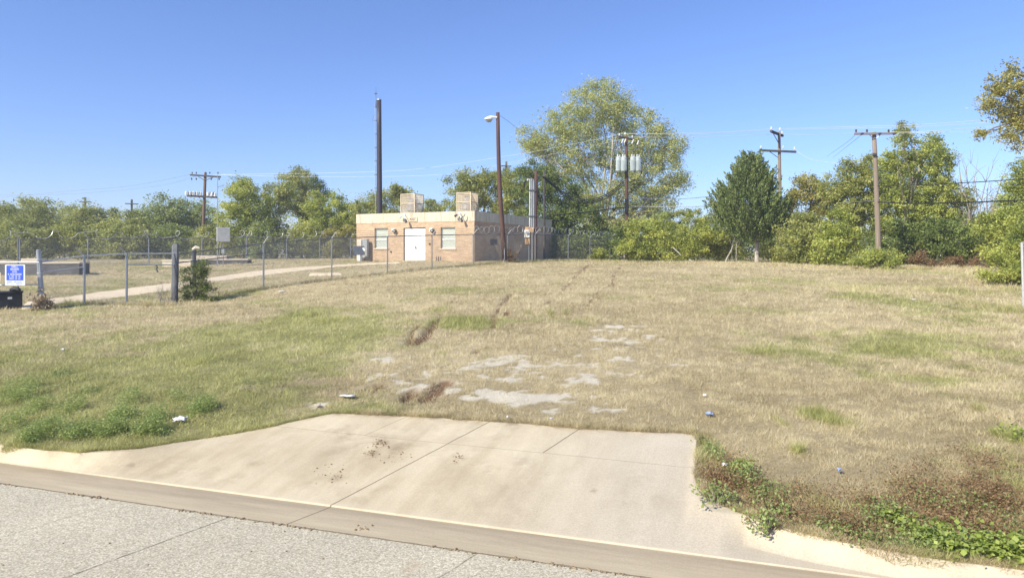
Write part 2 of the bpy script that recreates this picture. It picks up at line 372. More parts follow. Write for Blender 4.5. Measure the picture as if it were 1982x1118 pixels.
M['pale_bark'] = simple('pale_bark', (.30, .27, .23), (.58, .53, .46), 4, .85, .1, bs=.5, bd=.02, stretch=(3, 3, .6))
M['twig'] = simple('dry_twigs', (.24, .20, .16), (.42, .37, .31), 5, .9, .1, bs=0)
M['pole_wood'] = simple('pole_wood', (.11, .075, .055), (.24, .165, .12), 3, .85, .15, bs=.5, bd=.01, stretch=(9, 9, .35))
M['red_pole'] = simple('creosoted_pole', (.07, .042, .034), (.15, .085, .068), 3, .8, .2, bs=.5, bd=.01, stretch=(9, 9, .35))
M['grey_pole'] = simple('weathered_pole', (.19, .15, .115), (.34, .275, .215), 3, .9, .1, bs=.5, bd=.01, stretch=(9, 9, .3))
M['dark_pole'] = simple('dark_crossarm', (.05, .048, .047), (.12, .11, .10), 4, .85, .1, bs=.3, bd=.01)
M['monopole'] = simple('dark_painted_steel', (.035, .032, .045), (.07, .062, .075), 2, .5, .4, bs=.1, stretch=(6, 6, .3))
M['galv'] = simple('galvanised_steel', (.28, .30, .32), (.46, .48, .50), 5, .45, .5, .55, bs=.05, stretch=(5, 5, .6))
M['galv_bright'] = simple('bright_galvanised_rail', (.45, .46, .46), (.66, .66, .64), 5, .5, .5, .3, bs=.05)
M['rail_dark'] = simple('weathered_rail', (.13, .135, .145), (.24, .245, .25), 6, .6, .4, .4, bs=.1)
M['mesh_wire'] = simple('chain_link_wire', (.30, .30, .29), (.42, .42, .40), 8, .6, .4, .3, bs=0)
M['razor'] = simple('razor_wire', (.50, .50, .46), (.72, .72, .66), 8, .35, .5, .2, bs=0)
M['cable'] = simple('black_cable', (.014, .014, .015), (.03, .03, .032), 5, .55, .3, bs=0)
M['alu_wire'] = simple('aluminium_wire', (.62, .60, .54), (.80, .78, .70), 2, .45, .5, .2, bs=0)
M['grey_wire'] = simple('grey_wire', (.16, .18, .22), (.24, .26, .31), 2, .6, .3, bs=0)
M['white_paint'] = simple('white_paint', (.78, .77, .74), (.88, .87, .84), 3, .45, .4, bs=.05)
M['door_white'] = simple('white_door_paint', (.84, .84, .83), (.90, .90, .89), 1.5, .5, .3, bs=0)
M['frame_dark'] = simple('dark_door_frame', (.10, .075, .06), (.17, .13, .10), 4, .6, bs=.1)
M['blind'] = simple('window_blinds', (.36, .39, .30), (.50, .53, .42), 2, .35, .5, bs=.2, stretch=(.3, .3, 12))
M['sill'] = simple('cast_sill', (.52, .43, .31), (.68, .58, .44), 6, .85, bs=.2)
M['grey_box'] = simple('grey_cabinet_paint', (.30, .31, .31), (.40, .41, .41), 3, .5, .4, bs=.05)
M['white_box'] = simple('pale_cabinet_paint', (.66, .66, .62), (.78, .78, .74), 3, .5, .4, bs=.05)
M['dark_grey'] = simple('dark_grey_metal', (.045, .048, .055), (.09, .095, .105), 4, .55, .4, bs=.1)
M['slate'] = simple('slate_panel', (.05, .065, .10), (.085, .10, .14), 3, .5, .4, bs=.05)
M['black'] = simple('black_plastic', (.018, .020, .024), (.04, .044, .05), 4, .55, .4, bs=.1)
M['plywood'] = simple('weathered_plywood', (.45, .27, .14), (.62, .42, .25), 4, .85, .1, bs=.2, stretch=(8, 1, 1))
M['porcelain'] = simple('porcelain', (.72, .72, .70), (.86, .86, .84), 5, .25, .5, bs=0)
M['porc_brown'] = simple('brown_porcelain', (.06, .03, .025), (.11, .06, .05), 5, .3, .5, bs=0)
M['transformer'] = simple('transformer_paint', (.42, .48, .47), (.58, .63, .61), 3, .4, .5, .1, bs=.05, stretch=(3, 3, .5))
M['cage'] = simple('tan_cage_wire', (.58, .47, .33), (.76, .66, .49), 6, .7, bs=0)
M['vent'] = simple('vent_metal', (.45, .45, .46), (.66, .66, .66), 4, .4, .5, .4, bs=.05)
M['glass_lamp'] = simple('lamp_refractor', (.30, .31, .28), (.46, .47, .42), 6, .25, .6, bs=0)
M['blue_sign'] = simple('blue_sign_face', (.035, .10, .62), (.05, .13, .70), 3, .4, .4, bs=0)
M['sign_white'] = simple('white_sign_face', (.74, .77, .84), (.82, .84, .90), 3, .4, .4, bs=0)
M['paper'] = simple('litter_paper', (.74, .75, .78), (.86, .86, .88), 12, .7, .2, bs=.2)
M['paper_blue'] = simple('blue_litter', (.20, .30, .60), (.55, .62, .80), 9, .6, .3, bs=.2)
M['tan_conc'] = simple('tan_path_concrete', (.66, .54, .37), (.80, .68, .49), 3, .9, .2, bs=.2)
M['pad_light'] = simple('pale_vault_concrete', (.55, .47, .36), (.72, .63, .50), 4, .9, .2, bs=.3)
M['pad_dark'] = simple('shade_toned_vault_concrete', (.10, .10, .105), (.19, .185, .18), 3, .9, .2, bs=.3)  # dark tone puts the shade on the vault faces into the colour
M['far_wall'] = simple('cream_siding', (.60, .55, .45), (.72, .67, .57), 2, .8, bs=.1)
M['far_roof'] = simple('grey_shingles', (.12, .11, .10), (.20, .19, .18), 8, .9, bs=.2)
M['soil'] = simple('mud_crumbs', (.22, .16, .10), (.40, .31, .21), 20, .95, .1, bs=.4)

def brick_mat(name, c1, c2, cm):
    m, n, l, b = mat(name, .9, spec=.15)
    t = n.new('ShaderNodeTexCoord'); sp = n.new('ShaderNodeSeparateXYZ'); l.new(t.outputs['Object'], sp.inputs[0])
    cb = n.new('ShaderNodeCombineXYZ'); l.new(mth(n, l, 'ADD', sp.outputs[0], sp.outputs[1]), cb.inputs[0]); l.new(sp.outputs[2], cb.inputs[1])
    br = n.new('ShaderNodeTexBrick'); l.new(cb.outputs[0], br.inputs[0]); br.inputs['Scale'].default_value = 1
    br.inputs['Brick Width'].default_value = .30; br.inputs['Row Height'].default_value = .085; br.inputs['Mortar Size'].default_value = .006
    br.inputs['Color1'].default_value = (*c1, 1); br.inputs['Color2'].default_value = (*c2, 1); br.inputs['Mortar'].default_value = (*cm, 1); br.inputs['Bias'].default_value = -.1
    f = noise(n, l, 1.1, 5, .6); f2 = noise(n, l, 9, 4, .6)
    c = mixc(n, l, .8, br.outputs[0], ramp(n, l, f, [(.3, (.78, .76, .74)), (.7, (1.08, 1.04, 1.0))]), 'MULTIPLY')
    c = mixc(n, l, .7, c, ramp(n, l, f2, [(.3, (.82, .8, .8)), (.7, (1.12, 1.1, 1.08))]), 'MULTIPLY')
    l.new(c, b.inputs['Base Color']); bump(n, l, b, br.outputs['Fac'], -.3, .006)
    return m
M['brick'] = brick_mat('tan_brick', (.49, .355, .235), (.62, .48, .335), (.55, .465, .36))
def parapet_mat():
    m, n, l, b = mat('streaked_parapet_concrete', .9, spec=.2)
    t = n.new('ShaderNodeTexCoord'); mp = n.new('ShaderNodeMapping'); mp.inputs['Scale'].default_value = (5, 5, .35); l.new(t.outputs['Object'], mp.inputs[0])
    f = noise(n, l, 1.3, 6, .65, mp.outputs[0]); f2 = noise(n, l, 3, 4)
    c = ramp(n, l, f, [(.3, (.36, .32, .24)), (.45, (.62, .56, .42)), (.7, (.72, .66, .52))])
    c = mixc(n, l, .5, c, ramp(n, l, f2, [(.3, (.8, .8, .8)), (.7, (1.1, 1.1, 1.1))]), 'MULTIPLY')
    l.new(c, b.inputs['Base Color']); bump(n, l, b, f2, .2, .01); return m
M['parapet'] = parapet_mat()

def line_mask(n, l, x, c, hw, wob=None):
    d = mth(n, l, 'SUBTRACT', x, c)
    if wob is not None: d = mth(n, l, 'ADD', d, wob)
    return mth(n, l, 'SUBTRACT', 1, mth(n, l, 'DIVIDE', mth(n, l, 'ABSOLUTE', d), hw), clamp=True)
def road_mat():
    m, n, l, b = mat('exposed_aggregate_road', .9, spec=.25)
    t = n.new('ShaderNodeTexCoord'); sp = n.new('ShaderNodeSeparateXYZ'); l.new(t.outputs['Object'], sp.inputs[0])
    vo = n.new('ShaderNodeTexVoronoi'); vo.inputs['Scale'].default_value = 75; l.new(t.outputs['Object'], vo.inputs['Vector'])
    vc = n.new('ShaderNodeSeparateColor'); l.new(vo.outputs['Color'], vc.inputs[0])
    st = ramp(n, l, vc.outputs[0], [(0, (.38, .34, .255)), (.35, (.53, .485, .38)), (.7, (.60, .555, .435)), (1, (.74, .68, .55))])
    edge = ramp(n, l, vo.outputs['Distance'], [(.25, (1.03, 1.03, 1.03)), (.7, (.80, .79, .76))])
    c = mixc(n, l, .8, st, edge, 'MULTIPLY')
    f = noise(n, l, .7, 6, .6); c = mixc(n, l, 1.0, c, ramp(n, l, f, [(.3, (.86, .85, .83)), (.7, (1.06, 1.05, 1.02))]), 'MULTIPLY')
    f3 = noise(n, l, 1.7, 5, .65)
    c = mixc(n, l, ramp(n, l, f3, [(.60, (0, 0, 0)), (.72, (.5, .5, .5))]), c, (.42, .31, .20))
    wob = mth(n, l, 'MULTIPLY', mth(n, l, 'SUBTRACT', noise(n, l, 3, 5, .7), .5), .07)
    us = mth(n, l, 'SUBTRACT', sp.outputs[0], mth(n, l, 'MULTIPLY', mth(n, l, 'SUBTRACT', sp.outputs[1], 5.42), .24))
    mk = None
    for c0, hw, s in ((-4.64, .014, 1), (-5.97, .011, .45), (-2.12, .013, .7), (-9.2, .014, 1), (0.4, .014, .8), (4.9, .014, 1), (-13.8, .014, 1)):
        x = mth(n, l, 'MULTIPLY', line_mask(n, l, us, c0, hw, wob), s); mk = x if mk is None else mth(n, l, 'MAXIMUM', mk, x)
    x = line_mask(n, l, sp.outputs[1], 1.85, .014, wob); mk = mth(n, l, 'MAXIMUM', mk, x)
    mk2 = mth(n, l, 'MULTIPLY', mk, ramp(n, l, noise(n, l, 6, 3), [(.35, (.35, .35, .35)), (.5, (1, 1, 1))]), clamp=True)
    c = mixc(n, l, mk2, c, (.07, .06, .05))
    l.new(c, b.inputs['Base Color']); bump(n, l, b, vo.outputs['Distance'], -.5, .008); return m
M['road'] = road_mat()
def slab_mat():
    m, n, l, b = mat('driveway_concrete', .88, spec=.25)
    t = n.new('ShaderNodeTexCoord'); sp = n.new('ShaderNodeSeparateXYZ'); l.new(t.outputs['Object'], sp.inputs[0]); X, Y = sp.outputs[0], sp.outputs[1]
    f = noise(n, l, .8, 7, .6, dist=.3); f2 = noise(n, l, 55, 4, .8); f3 = noise(n, l, 4, 6, .65)
    mp = n.new('ShaderNodeMapping'); mp.inputs['Scale'].default_value = (3.2, .45, 1); mp.inputs['Rotation'].default_value = (0, 0, R(16)); l.new(t.outputs['Object'], mp.inputs[0])
    f4 = noise(n, l, 1.2, 6, .6, mp.outputs[0])
    c = ramp(n, l, f, [(.3, (.47, .395, .275)), (.5, (.575, .495, .35)), (.75, (.66, .58, .425))])
    c = mixc(n, l, .75, c, ramp(n, l, f4, [(.32, (.82, .79, .74)), (.5, (.97, .96, .95)), (.62, (1.04, 1.03, 1.02))]), 'MULTIPLY')
    c = mixc(n, l, .8, c, ramp(n, l, f2, [(.3, (.84, .83, .82)), (.65, (1.1, 1.1, 1.09))]), 'MULTIPLY')
    # greyer, coarser concrete toward the right-hand panel
    gx = mth(n, l, 'MULTIPLY', mth(n, l, 'ADD', X, 2.6), .55, clamp=True)
    c = mixc(n, l, mth(n, l, 'MULTIPLY', gx, .5), c, ramp(n, l, f2, [(.35, (.40, .36, .30)), (.65, (.60, .54, .46))]))
    st = attr(n, 'stain'); sm = mth(n, l, 'MULTIPLY', st, ramp(n, l, f3, [(.42, (0, 0, 0)), (.60, (1, 1, 1))]), clamp=True)
    c = mixc(n, l, mth(n, l, 'MULTIPLY', sm, .75), c, (.27, .20, .13))
    ed = attr(n, 'edge'); c = mixc(n, l, mth(n, l, 'MULTIPLY', ed, .4), c, (.64, .55, .405))
    wob = mth(n, l, 'MULTIPLY', mth(n, l, 'SUBTRACT', noise(n, l, 4, 4), .5), .02)
    um = mth(n, l, 'SUBTRACT', X, mth(n, l, 'MULTIPLY', mth(n, l, 'SUBTRACT', Y, 8.61), .28))
    mk = line_mask(n, l, um, -3.175, .013, wob)
    up = mth(n, l, 'GREATER_THAN', Y, 7.76)
    mk = mth(n, l, 'MAXIMUM', mk, mth(n, l, 'MULTIPLY', up, mth(n, l, 'MAXIMUM', mth(n, l, 'MULTIPLY', line_mask(n, l, um, -4.32, .010, wob), .7), line_mask(n, l, um, -1.98, .013, wob))))
    lj = mth(n, l, 'MULTIPLY', line_mask(n, l, Y, 7.76, .011, wob), mth(n, l, 'MULTIPLY', mth(n, l, 'GREATER_THAN', X, -6.0), .45))
    mk = mth(n, l, 'MAXIMUM', mk, lj, clamp=True)
    c = mixc(n, l, mk, c, (.15, .11, .075))
    l.new(c, b.inputs['Base Color'])
    h = mth(n, l, 'SUBTRACT', mth(n, l, 'MULTIPLY', f2, .25), mk); bump(n, l, b, h, .35, .01); return m
M['slab'] = slab_mat()
def gutter_mat():
    m, n, l, b = mat('gutter_concrete', .9, spec=.25)
    t = n.new('ShaderNodeTexCoord'); sp = n.new('ShaderNodeSeparateXYZ'); l.new(t.outputs['Object'], sp.inputs[0]); X, Y = sp.outputs[0], sp.outputs[1]
    mp = n.new('ShaderNodeMapping'); mp.inputs['Scale'].default_value = (.5, 5, 1); l.new(t.outputs['Object'], mp.inputs[0])
    f = noise(n, l, 1.4, 7, .65, mp.outputs[0]); f2 = noise(n, l, 60, 3, .8)
    base = mixc(n, l, mth(n, l, 'MULTIPLY', mth(n, l, 'SUBTRACT', Y, 5.5), 2.2, clamp=True), (.54, .46, .325), (.42, .35, .25))
    c = mixc(n, l, .9, base, ramp(n, l, f, [(.3, (.80, .78, .75)), (.7, (1.15, 1.14, 1.1))]), 'MULTIPLY')
    c = mixc(n, l, .7, c, ramp(n, l, f2, [(.3, (.85, .85, .85)), (.7, (1.12, 1.12, 1.12))]), 'MULTIPLY')
    um = mth(n, l, 'SUBTRACT', X, mth(n, l, 'MULTIPLY', mth(n, l, 'SUBTRACT', Y, 6.0), .2))
    mk = line_mask(n, l, um, -3.9, .012)
    wob = mth(n, l, 'MULTIPLY', mth(n, l, 'SUBTRACT', noise(n, l, 5, 5, .7), .5), .05)
    mk = mth(n, l, 'MAXIMUM', mk, mth(n, l, 'MULTIPLY', line_mask(n, l, Y, 5.43, .016, wob), .9))
    c = mixc(n, l, mk, c, (.12, .09, .06)); l.new(c, b.inputs['Base Color']); bump(n, l, b, f2, .25, .008); return m
M['gutter'] = gutter_mat()

# ------------------------------------------------------------------ ground, road, gutter, driveway
rows = [-4.0]
while rows[-1] < 480: rows.append(rows[-1] + max(.04, .0046*(rows[-1]+8)) * (1 if rows[-1] < 100 else 4))
ys = np.array(rows); ss = np.linspace(-1.5, 1.5, 841)
GY, GS = np.meshgrid(ys, ss, indexing='ij'); GX = GS*(GY+8)
GZ = ground(GX, GY)
g, grav, mud, lit = masks(GX, GY)
GZ = GZ - mud*.05 - .045*sstep(.35, .8, rut_mask(GX, GY))*sstep(60, 30, GY) + .02*sstep(.05, .18, rut_mask(GX, GY))*sstep(.5, .3, rut_mask(GX, GY)) + grav*.008
fr = sstep(.25, .02, rut_mask(GX, GY))*0
grid_mesh('ground', GX, GY, GZ, M['ground'], dict(green=g, gravel=grav, mud=mud, lit=lit), kind='structure')
FRAME_RZ = math.atan2(UY, UX)
rb = MB()
us_ = np.linspace(-70, 60, 60)
for i in range(59):
    rb.poly([(us_[i], -30, 0), (us_[i+1], -30, 0), (us_[i+1], 5.425, 0), (us_[i], 5.425, 0)])
rb.build('road', M['road'], rz=FRAME_RZ, kind='structure')
uu = np.concatenate([np.linspace(-70, -10, 60), np.arange(-9.9, 4, .035), np.linspace(4.1, 60, 50)])
vv = np.array([5.42, 5.5, 5.6, 5.75, 5.9, 5.97, 5.995])
U, V = np.meshgrid(uu, vv, indexing='ij')
Zg = np.interp(V, [5.42, 5.9, 6.0], [.004, -.012, -.014]) + (fbm(U, V, 1.5, 3, 4)-.5)*.006*0
o = grid_mesh('gutter', U.T.copy(), V.T.copy(), Zg.T.copy(), M['gutter'], kind='structure'); o.rotation_euler = (0, 0, FRAME_RZ)
bk = backv(uu); T = np.concatenate([[-.004, 0, .004, .01, .02, .035], np.linspace(.06, .94, 50), [.97, 1.0, 1.0]])
U = np.repeat(uu[:, None], len(T), 1); V = 6.0 + np.clip(T, 0, 1)[None, :]*(bk[:, None]-6.0)
jag = (fbm(uu, uu*0+3, 3, 3, 11)-.5)*.06
V = V + (T[None, :] > .5)*jag[:, None]*np.clip((T[None, :]-.5)*2, 0, 1)
Z = slab_z(U, 6.0 + np.clip(T, 0, 1)[None, :]*(bk[:, None]-6.0))
Z[:, 0] = -.022; Z[:, -1] = Z[:, -2] - .12
Z[:, 2:-2] += .003*np.exp(-np.clip(T[2:-2], 0, 1)*(bk[:, None]-6)/.05)
WX, WY = from_uv(U, V)
ST = [ell(*e) for e in [(735,865,14,10,1.1),(715,885,16,10,1.2),(770,880,22,14,.7),(890,900,12,6,1.3),(885,890,10,4,.8),(995,838,8,3,.8),(700,975,16,8,.4),(640,935,24,8,.8),(610,945,30,8,.5),(1010,905,20,20,.4),(690,860,60,30,.45),(255,908,12,4,.9),(350,920,12,5,.9),(500,905,16,4,.7),(850,965,10,18,.35),(1260,960,60,50,.3),(1150,960,5,3,1)]]
stain = emask(ST, WX, WY) + .25*(fbm(U, V, 1.3, 4, 6) > .6) + 1.1*sstep(.22, .0, bk[:, None]-V)*(U > -5.6)*(U < -.4) + .9*sstep(.10, .0, bk[:, None]-V)
dgut = V - 6.0
edge = np.clip(1.2 - dgut/.09, 0, 1)*(.6+.5*fbm(U, V, 2, 3, 9)) + np.interp(U, [-9, -7.2, -6.6, -.3, 0, 3], [.5, .5, 0, 0, .8, .8])*sstep(.3, .9, (V-6)/(bk[:, None]-6))
o = grid_mesh('driveway', U.T.copy(), V.T.copy(), Z.T.copy(), M['slab'], dict(stain=stain.T, edge=np.clip(edge, 0, 1).T), kind='structure'); o.rotation_euler = (0, 0, FRAME_RZ)

# path inside the compound, draped on the ground
PATHS = []
def on_path(X, Y):
    m = np.zeros(len(X), bool); cand = np.where((Y > 20) & (X < 2))[0]; x, y = X[cand], Y[cand]
    for P_ in PATHS:
        ins_ = np.zeros(len(x), bool)
        for (x0, y0), (x1, y1) in zip(P_, np.roll(P_, -1, 0)):
            c = (y0 > y) != (y1 > y); c &= x < (x1-x0)*(y-y0)/((y1-y0) or 1e-9)+x0; ins_ ^= c
        m[cand] |= ins_
    return m
def drape(name, up, lo, m, lift=.03, n=60, rows=8, **k):
    def samp(pl, t):
        xs = [p[0] for p in pl]; x = xs[0] + (xs[-1]-xs[0])*t; return x, np.interp(x, xs, [p[1] for p in pl])
    A = []; B = []
    for i in range(n+1):
        t = i/n; a = hit(*samp(up, t)); b = hit(*samp(lo, t)); A.append(a); B.append(b)
    A = np.array(A); B = np.array(B)
    def sm(a):
        c = a.copy()
        for _ in range(4): c[1:-1] = (c[:-2]+2*c[1:-1]+c[2:])/4
        return c
    A = sm(A); B = sm(B)
    PATHS.append(np.concatenate([A[:, :2], B[::-1, :2]]))
    t = np.linspace(0, 1, rows)[:, None, None]; G = B[None]*(1-t) + A[None]*t
    X, Y = G[..., 0], G[..., 1]; Z = ground(X, Y)+lift; Z[0] -= .08; Z[-1] -= .08
    return grid_mesh(name, X, Y, Z, m, **k)
drape('path', [(55,583),(130,573),(245,558),(370,543),(500,523),(640,513.5),(690,510.5),(770,507.5)], [(40,600),(130,589),(245,574),(340,561),(400,547),(500,534),(640,517.5),(700,513),(775,509.2)], M['tan_conc'], .045, kind='structure')
drape('utility_pad', [(600,529),(640,528),(655,529)], [(598,534),(640,534),(662,532)], M['tan_conc'], .06, n=12, label='flat tan concrete utility cover in the grass inside the fence', cat='utility cover')

# ------------------------------------------------------------------ grass (nobody could count it)
rng = np.random.default_rng(3)
def blades(N, ylo, yhi, smax, hmean, wmean, name, label, sel=None, over=-.015, lean=.6, greenadd=0, seed=1, X=None, Y=None, cat='grass', matk='grass'):
    r = np.random.default_rng(seed)
    if X is None:
        Y = ylo*np.exp(r.random(N)*math.log(yhi/ylo)); X = (r.random(N)*2-1)*smax*(Y+1.5)
    N = len(X)
    u, v = to_uv(X, Y); d = v - backv(u)
    g, grav, mud, lit = masks(X, Y)
    keep = (d > over) & ~on_path(X, Y) & (r.random(N) > grav*(.62+.38*(fbm(X, Y, 5, 2, 44) > .45))) & (r.random(N) > mud*.85)
    if sel is not None: keep &= sel(X, Y, g, r)
    X, Y, g, lit, d = X[keep], Y[keep], g[keep], lit[keep], d[keep]; N = len(X)
    uu_, vv_ = to_uv(X, Y); Z = np.where(d < 0, slab_z(uu_, np.maximum(vv_, 6.0)) + .002, ground(X, Y) - .006)
    D = np.hypot(X, Y)
    cn = fbm(X, Y, 4.5, 3, 91); h = hmean*(0.4+1.0*r.random(N))*(.6+1.0*sstep(.25, .75, cn))*(.7+.9*fbm(X, Y, 1.7, 3, 60))*np.clip(D/11, .9, 1.7); wd = wmean*(.6+.8*r.random(N))*np.clip(D/9, .8, 7)**.85
    az = r.random(N)*2*PI; ln = np.abs(r.normal(0, lean, N)) + .25; ln = np.clip(ln, 0, 1.45)
    dirx, diry = np.cos(az), np.sin(az)
    tip = np.stack([X+dirx*np.sin(ln)*h*1.3, Y+diry*np.sin(ln)*h*1.3, Z+np.cos(ln)*h+.004], -1)
    px_, py_ = -diry*wd, dirx*wd
    # wide side turned about
    tw = r.random(N)*2*PI; qx, qy = np.cos(tw)*wd, np.sin(tw)*wd
    a = np.stack([X+qx, Y+qy, Z], -1); b = np.stack([X-qx, Y-qy, Z], -1)
    co = np.stack([a, b, tip], 1).reshape(-1, 3)
    tint = np.clip(.08+.72*r.random(N)+(lit-.5)*1.1+(cn-.5)*1.1, 0, 1); gg = np.clip(g + greenadd + r.normal(0, .22, N), 0, 1)
    return np_mesh(name, co, 3, M[matk], attrs=dict(tint=tint, green=gg), kind='stuff', label=label, cat=cat)
blades(1150000, 5.6, 62, .80, .036, .0030, 'grass', 'short dry mown grass covering the sloping lot')
blades(230000, 5.4, 12, .85, .05, .0022, 'thatch', 'flattened dead grass lying between the blades near the kerb', lean=1.3, seed=21)
# ragged longer grass hanging over the edges of the concrete
r_ = np.random.default_rng(12)
ue = r_.uniform(-8.6, 3.4, 52000); ve = backv(ue) + np.abs(r_.normal(0, .10, len(ue))) - .085*fbm(ue, ue*0, 2.5, 4, 71)*1.3
ue = np.concatenate([ue, r_.normal(-.5, .06, 7000)]); ve = np.concatenate([ve, r_.uniform(6.8, 8.9, 7000)])
xe, ye = from_uv(ue, ve)
blades(0, 0, 0, 0, .05, .0022, 'edge_grass', 'longer straw coloured grass leaning over the concrete edges', over=-.10, lean=.9, seed=5, X=xe, Y=ye)
# coarse straw tufts scattered over the whole lot
n_t = 3200; yt = 6.2*np.exp(r_.random(n_t)*math.log(52/6.2)); xt = (r_.random(n_t)*2-1)*.8*(yt+1.5)
yt = np.repeat(yt, 26); xt = np.repeat(xt, 26); sp_ = .035+.03*r_.random(len(xt))
blades(0, 0, 0, 0, .052, .0030, 'straw_tufts', 'coarse dry tufts standing out of the mown grass', lean=.5, seed=8, X=xt+r_.normal(0, 1, len(xt))*sp_, Y=yt+r_.normal(0, 1, len(xt))*sp_)
# tufts of greener grass
tx, ty = [], []
for (px, py, sx, sy, n_) in [(1580,805,30,12,1400),(1625,820,28,9,700),(395,700,22,6,500),(590,612,40,6,900),(640,622,40,5,500),(890,625,40,9,1300),(1960,850,22,14,1400),(1895,792,10,4,200),(1545,872,14,6,400),(860,600,20,5,300),
                             (1065,608,6,4,200),(1095,608,6,4,200),(1650,560,60,5,800),(1830,565,60,7,900),(1950,600,40,20,1600),(1480,682,40,7,500),(1740,680,60,12,1100),(1370,870,22,26,1500),(1350,880,10,30,900),(1510,818,14,12,400),(1600,980,40,20,800)]:
    c = hit(px, py); a = hit(px, py-sy); b = hit(px, py+sy)
    tx.append(r_.normal(c.x, sx*c.y/F*.5, n_)); ty.append(r_.normal(c.y, abs(a.y-b.y)*.28, n_))
blades(0, 0, 0, 0, .085, .003, 'grass_tufts', 'taller green grass tufts dotted over the dry lot', lean=.4, seed=6, greenadd=.65, X=np.concatenate(tx), Y=np.concatenate(ty))

# ------------------------------------------------------------------ leaves, trees, bushes
def leaves(cl, rc, per, L, r, flat=.75, up=.0, aspect=.5, gauss=.55):
    """cl (n,3) clump centres, rc clump radius -> quads of leaves, tint"""
    n = len(cl); idx = np.repeat(np.arange(n), per)
    off = r.normal(0, gauss, (len(idx), 3)); off[:, 2] *= flat
    c = cl[idx] + off*rc[idx][:, None]
    nrm = r.normal(0, 1, (len(idx), 3)); nrm[:, 2] = np.abs(nrm[:, 2]) + up; nrm /= np.linalg.norm(nrm, axis=1)[:, None]
    t = r.normal(0, 1, (len(idx), 3)); t -= nrm*(t*nrm).sum(1)[:, None]; t /= np.linalg.norm(t, axis=1)[:, None]; s = np.cross(nrm, t)
    ls = L*(.4+1.15*r.random(len(idx))**1.3)[:, None]
    co = np.stack([c-t*ls*.5, c+s*ls*.5*aspect, c+t*ls*.5, c-s*ls*.5*aspect], 1).reshape(-1, 3)
    ct = r.random(n)
    tint = np.clip(.10 + .46*ct[idx] + .36*r.random(len(idx)), 0, 1)
    return co, tint
def lobe_clumps(c, rad, rc, k, r):
    A = (rad[0]*rad[1]+rad[0]*rad[2]+rad[1]*rad[2])/3*4*PI
    n = max(4, int(k*A/(PI*rc*rc)*.9))
    d = r.normal(0, 1, (n, 3)); d /= np.linalg.norm(d, axis=1)[:, None]
    q = np.array(rad)
    lump = 1 + .22*np.sin(d[:, 0]*5+c[0]*3)*np.sin(d[:, 2]*6+c[2]*2) + r.normal(0, .07, n)
    rr = (.35 + .68*r.random(n)**.45)*lump
    return np.array(c) + d*rr[:, None]*q
def branch(mb, a, b, r0, r1, r, sag=.12, n=5, sides=6):
    a = Vector(a); b = Vector(b); L = (b-a).length
    k = Vector(r.normal(0, sag*L*.35, 3)); k2 = Vector(r.normal(0, sag*L*.2, 3)) + Vector((0, 0, -.02*L))
    pts = []; rd = []
    for i in range(n+1):
        t = i/n; pts.append(a.lerp(b, t) + k*math.sin(PI*t) + k2*math.sin(2*PI*t)); rd.append(r0 + (r1-r0)*t)
    mb.tube(pts, rd, sides); return pts
def tree(name, label, cat, px, Y, lobes, leafk, L=.16, k=1.0, rc=.5, per=46, tr=.14, bark='bark', group=None, seed=0, base_py=None, sparse=1.0, depth=.85, stems=1, fork=.35, twigs=8, flat=.75, aspect=.5, up=.3, gauss=.55, crown='crown', grow=1.08):
    r = np.random.default_rng(seed + int(px)); L *= .93; per = int(per*3.8)
    base = gp(px, Y)
    root = empty(name, base, label=label, cat=cat, group=group)
    CL = []; RC = []; tw = MB(); tops = []
    for lb in lobes:
        lx, ly, rx, ry = lb[:4]; rx *= grow; ry *= grow; dY = lb[4] if len(lb) > 4 else 0
        c = at(lx, ly, Y+dY) - base; s = (Y+dY)/F
        rad = (rx*s, rx*s*depth, ry*s)
        cl = lobe_clumps(c, rad, rc, k, r); 
        cl = cl[cl[:, 2] > .08]
        CL.append(cl); RC.append(rc*(.6+.7*r.random(len(cl)))); tops.append((c, cl))
    H = max(c.z for c, _ in tops)
    if stems == 1:
        fk = Vector((sum(c.x for c, _ in tops)/len(tops)*.35, sum(c.y for c, _ in tops)/len(tops)*.35, H*fork))
        branch(tw, (0, 0, -.25), fk, tr*1.25, tr*.8, r, .06, 6, 10)
        starts = [fk]*len(tops)
    else:
        starts = [Vector((r.normal(0, .15*stems**.5), r.normal(0, .15*stems**.5), -.1)) for _ in tops]
    for (c, cl), s0 in zip(tops, starts):
        r1 = tr*.42 if stems == 1 else tr*.5
        pts = branch(tw, s0, Vector(c), r1, r1*.45, r, .18, 6, 6)
        for j in r.permutation(len(cl))[:twigs]:
            p0 = pts[r.integers(2, 7)]
            branch(tw, p0, Vector(cl[j]), r1*.32, .008, r, .2, 4, 4)
    tw.build('trunk' if stems == 1 else 'stems', M[bark], root, smooth=True)
    CL = np.concatenate(CL); RC = np.concatenate(RC)
    if sparse < 1: m = r.random(len(CL)) < sparse; CL, RC = CL[m], RC[m]
    co, tint = leaves(CL, RC, per, L, r, flat, up, aspect, gauss)
    np_mesh(crown, co, 4, LM[leafk], root, attrs=dict(tint=tint))
    return root

GB = 'trees beyond the back fence'
def T(*a, **k): return tree(*a, **k)
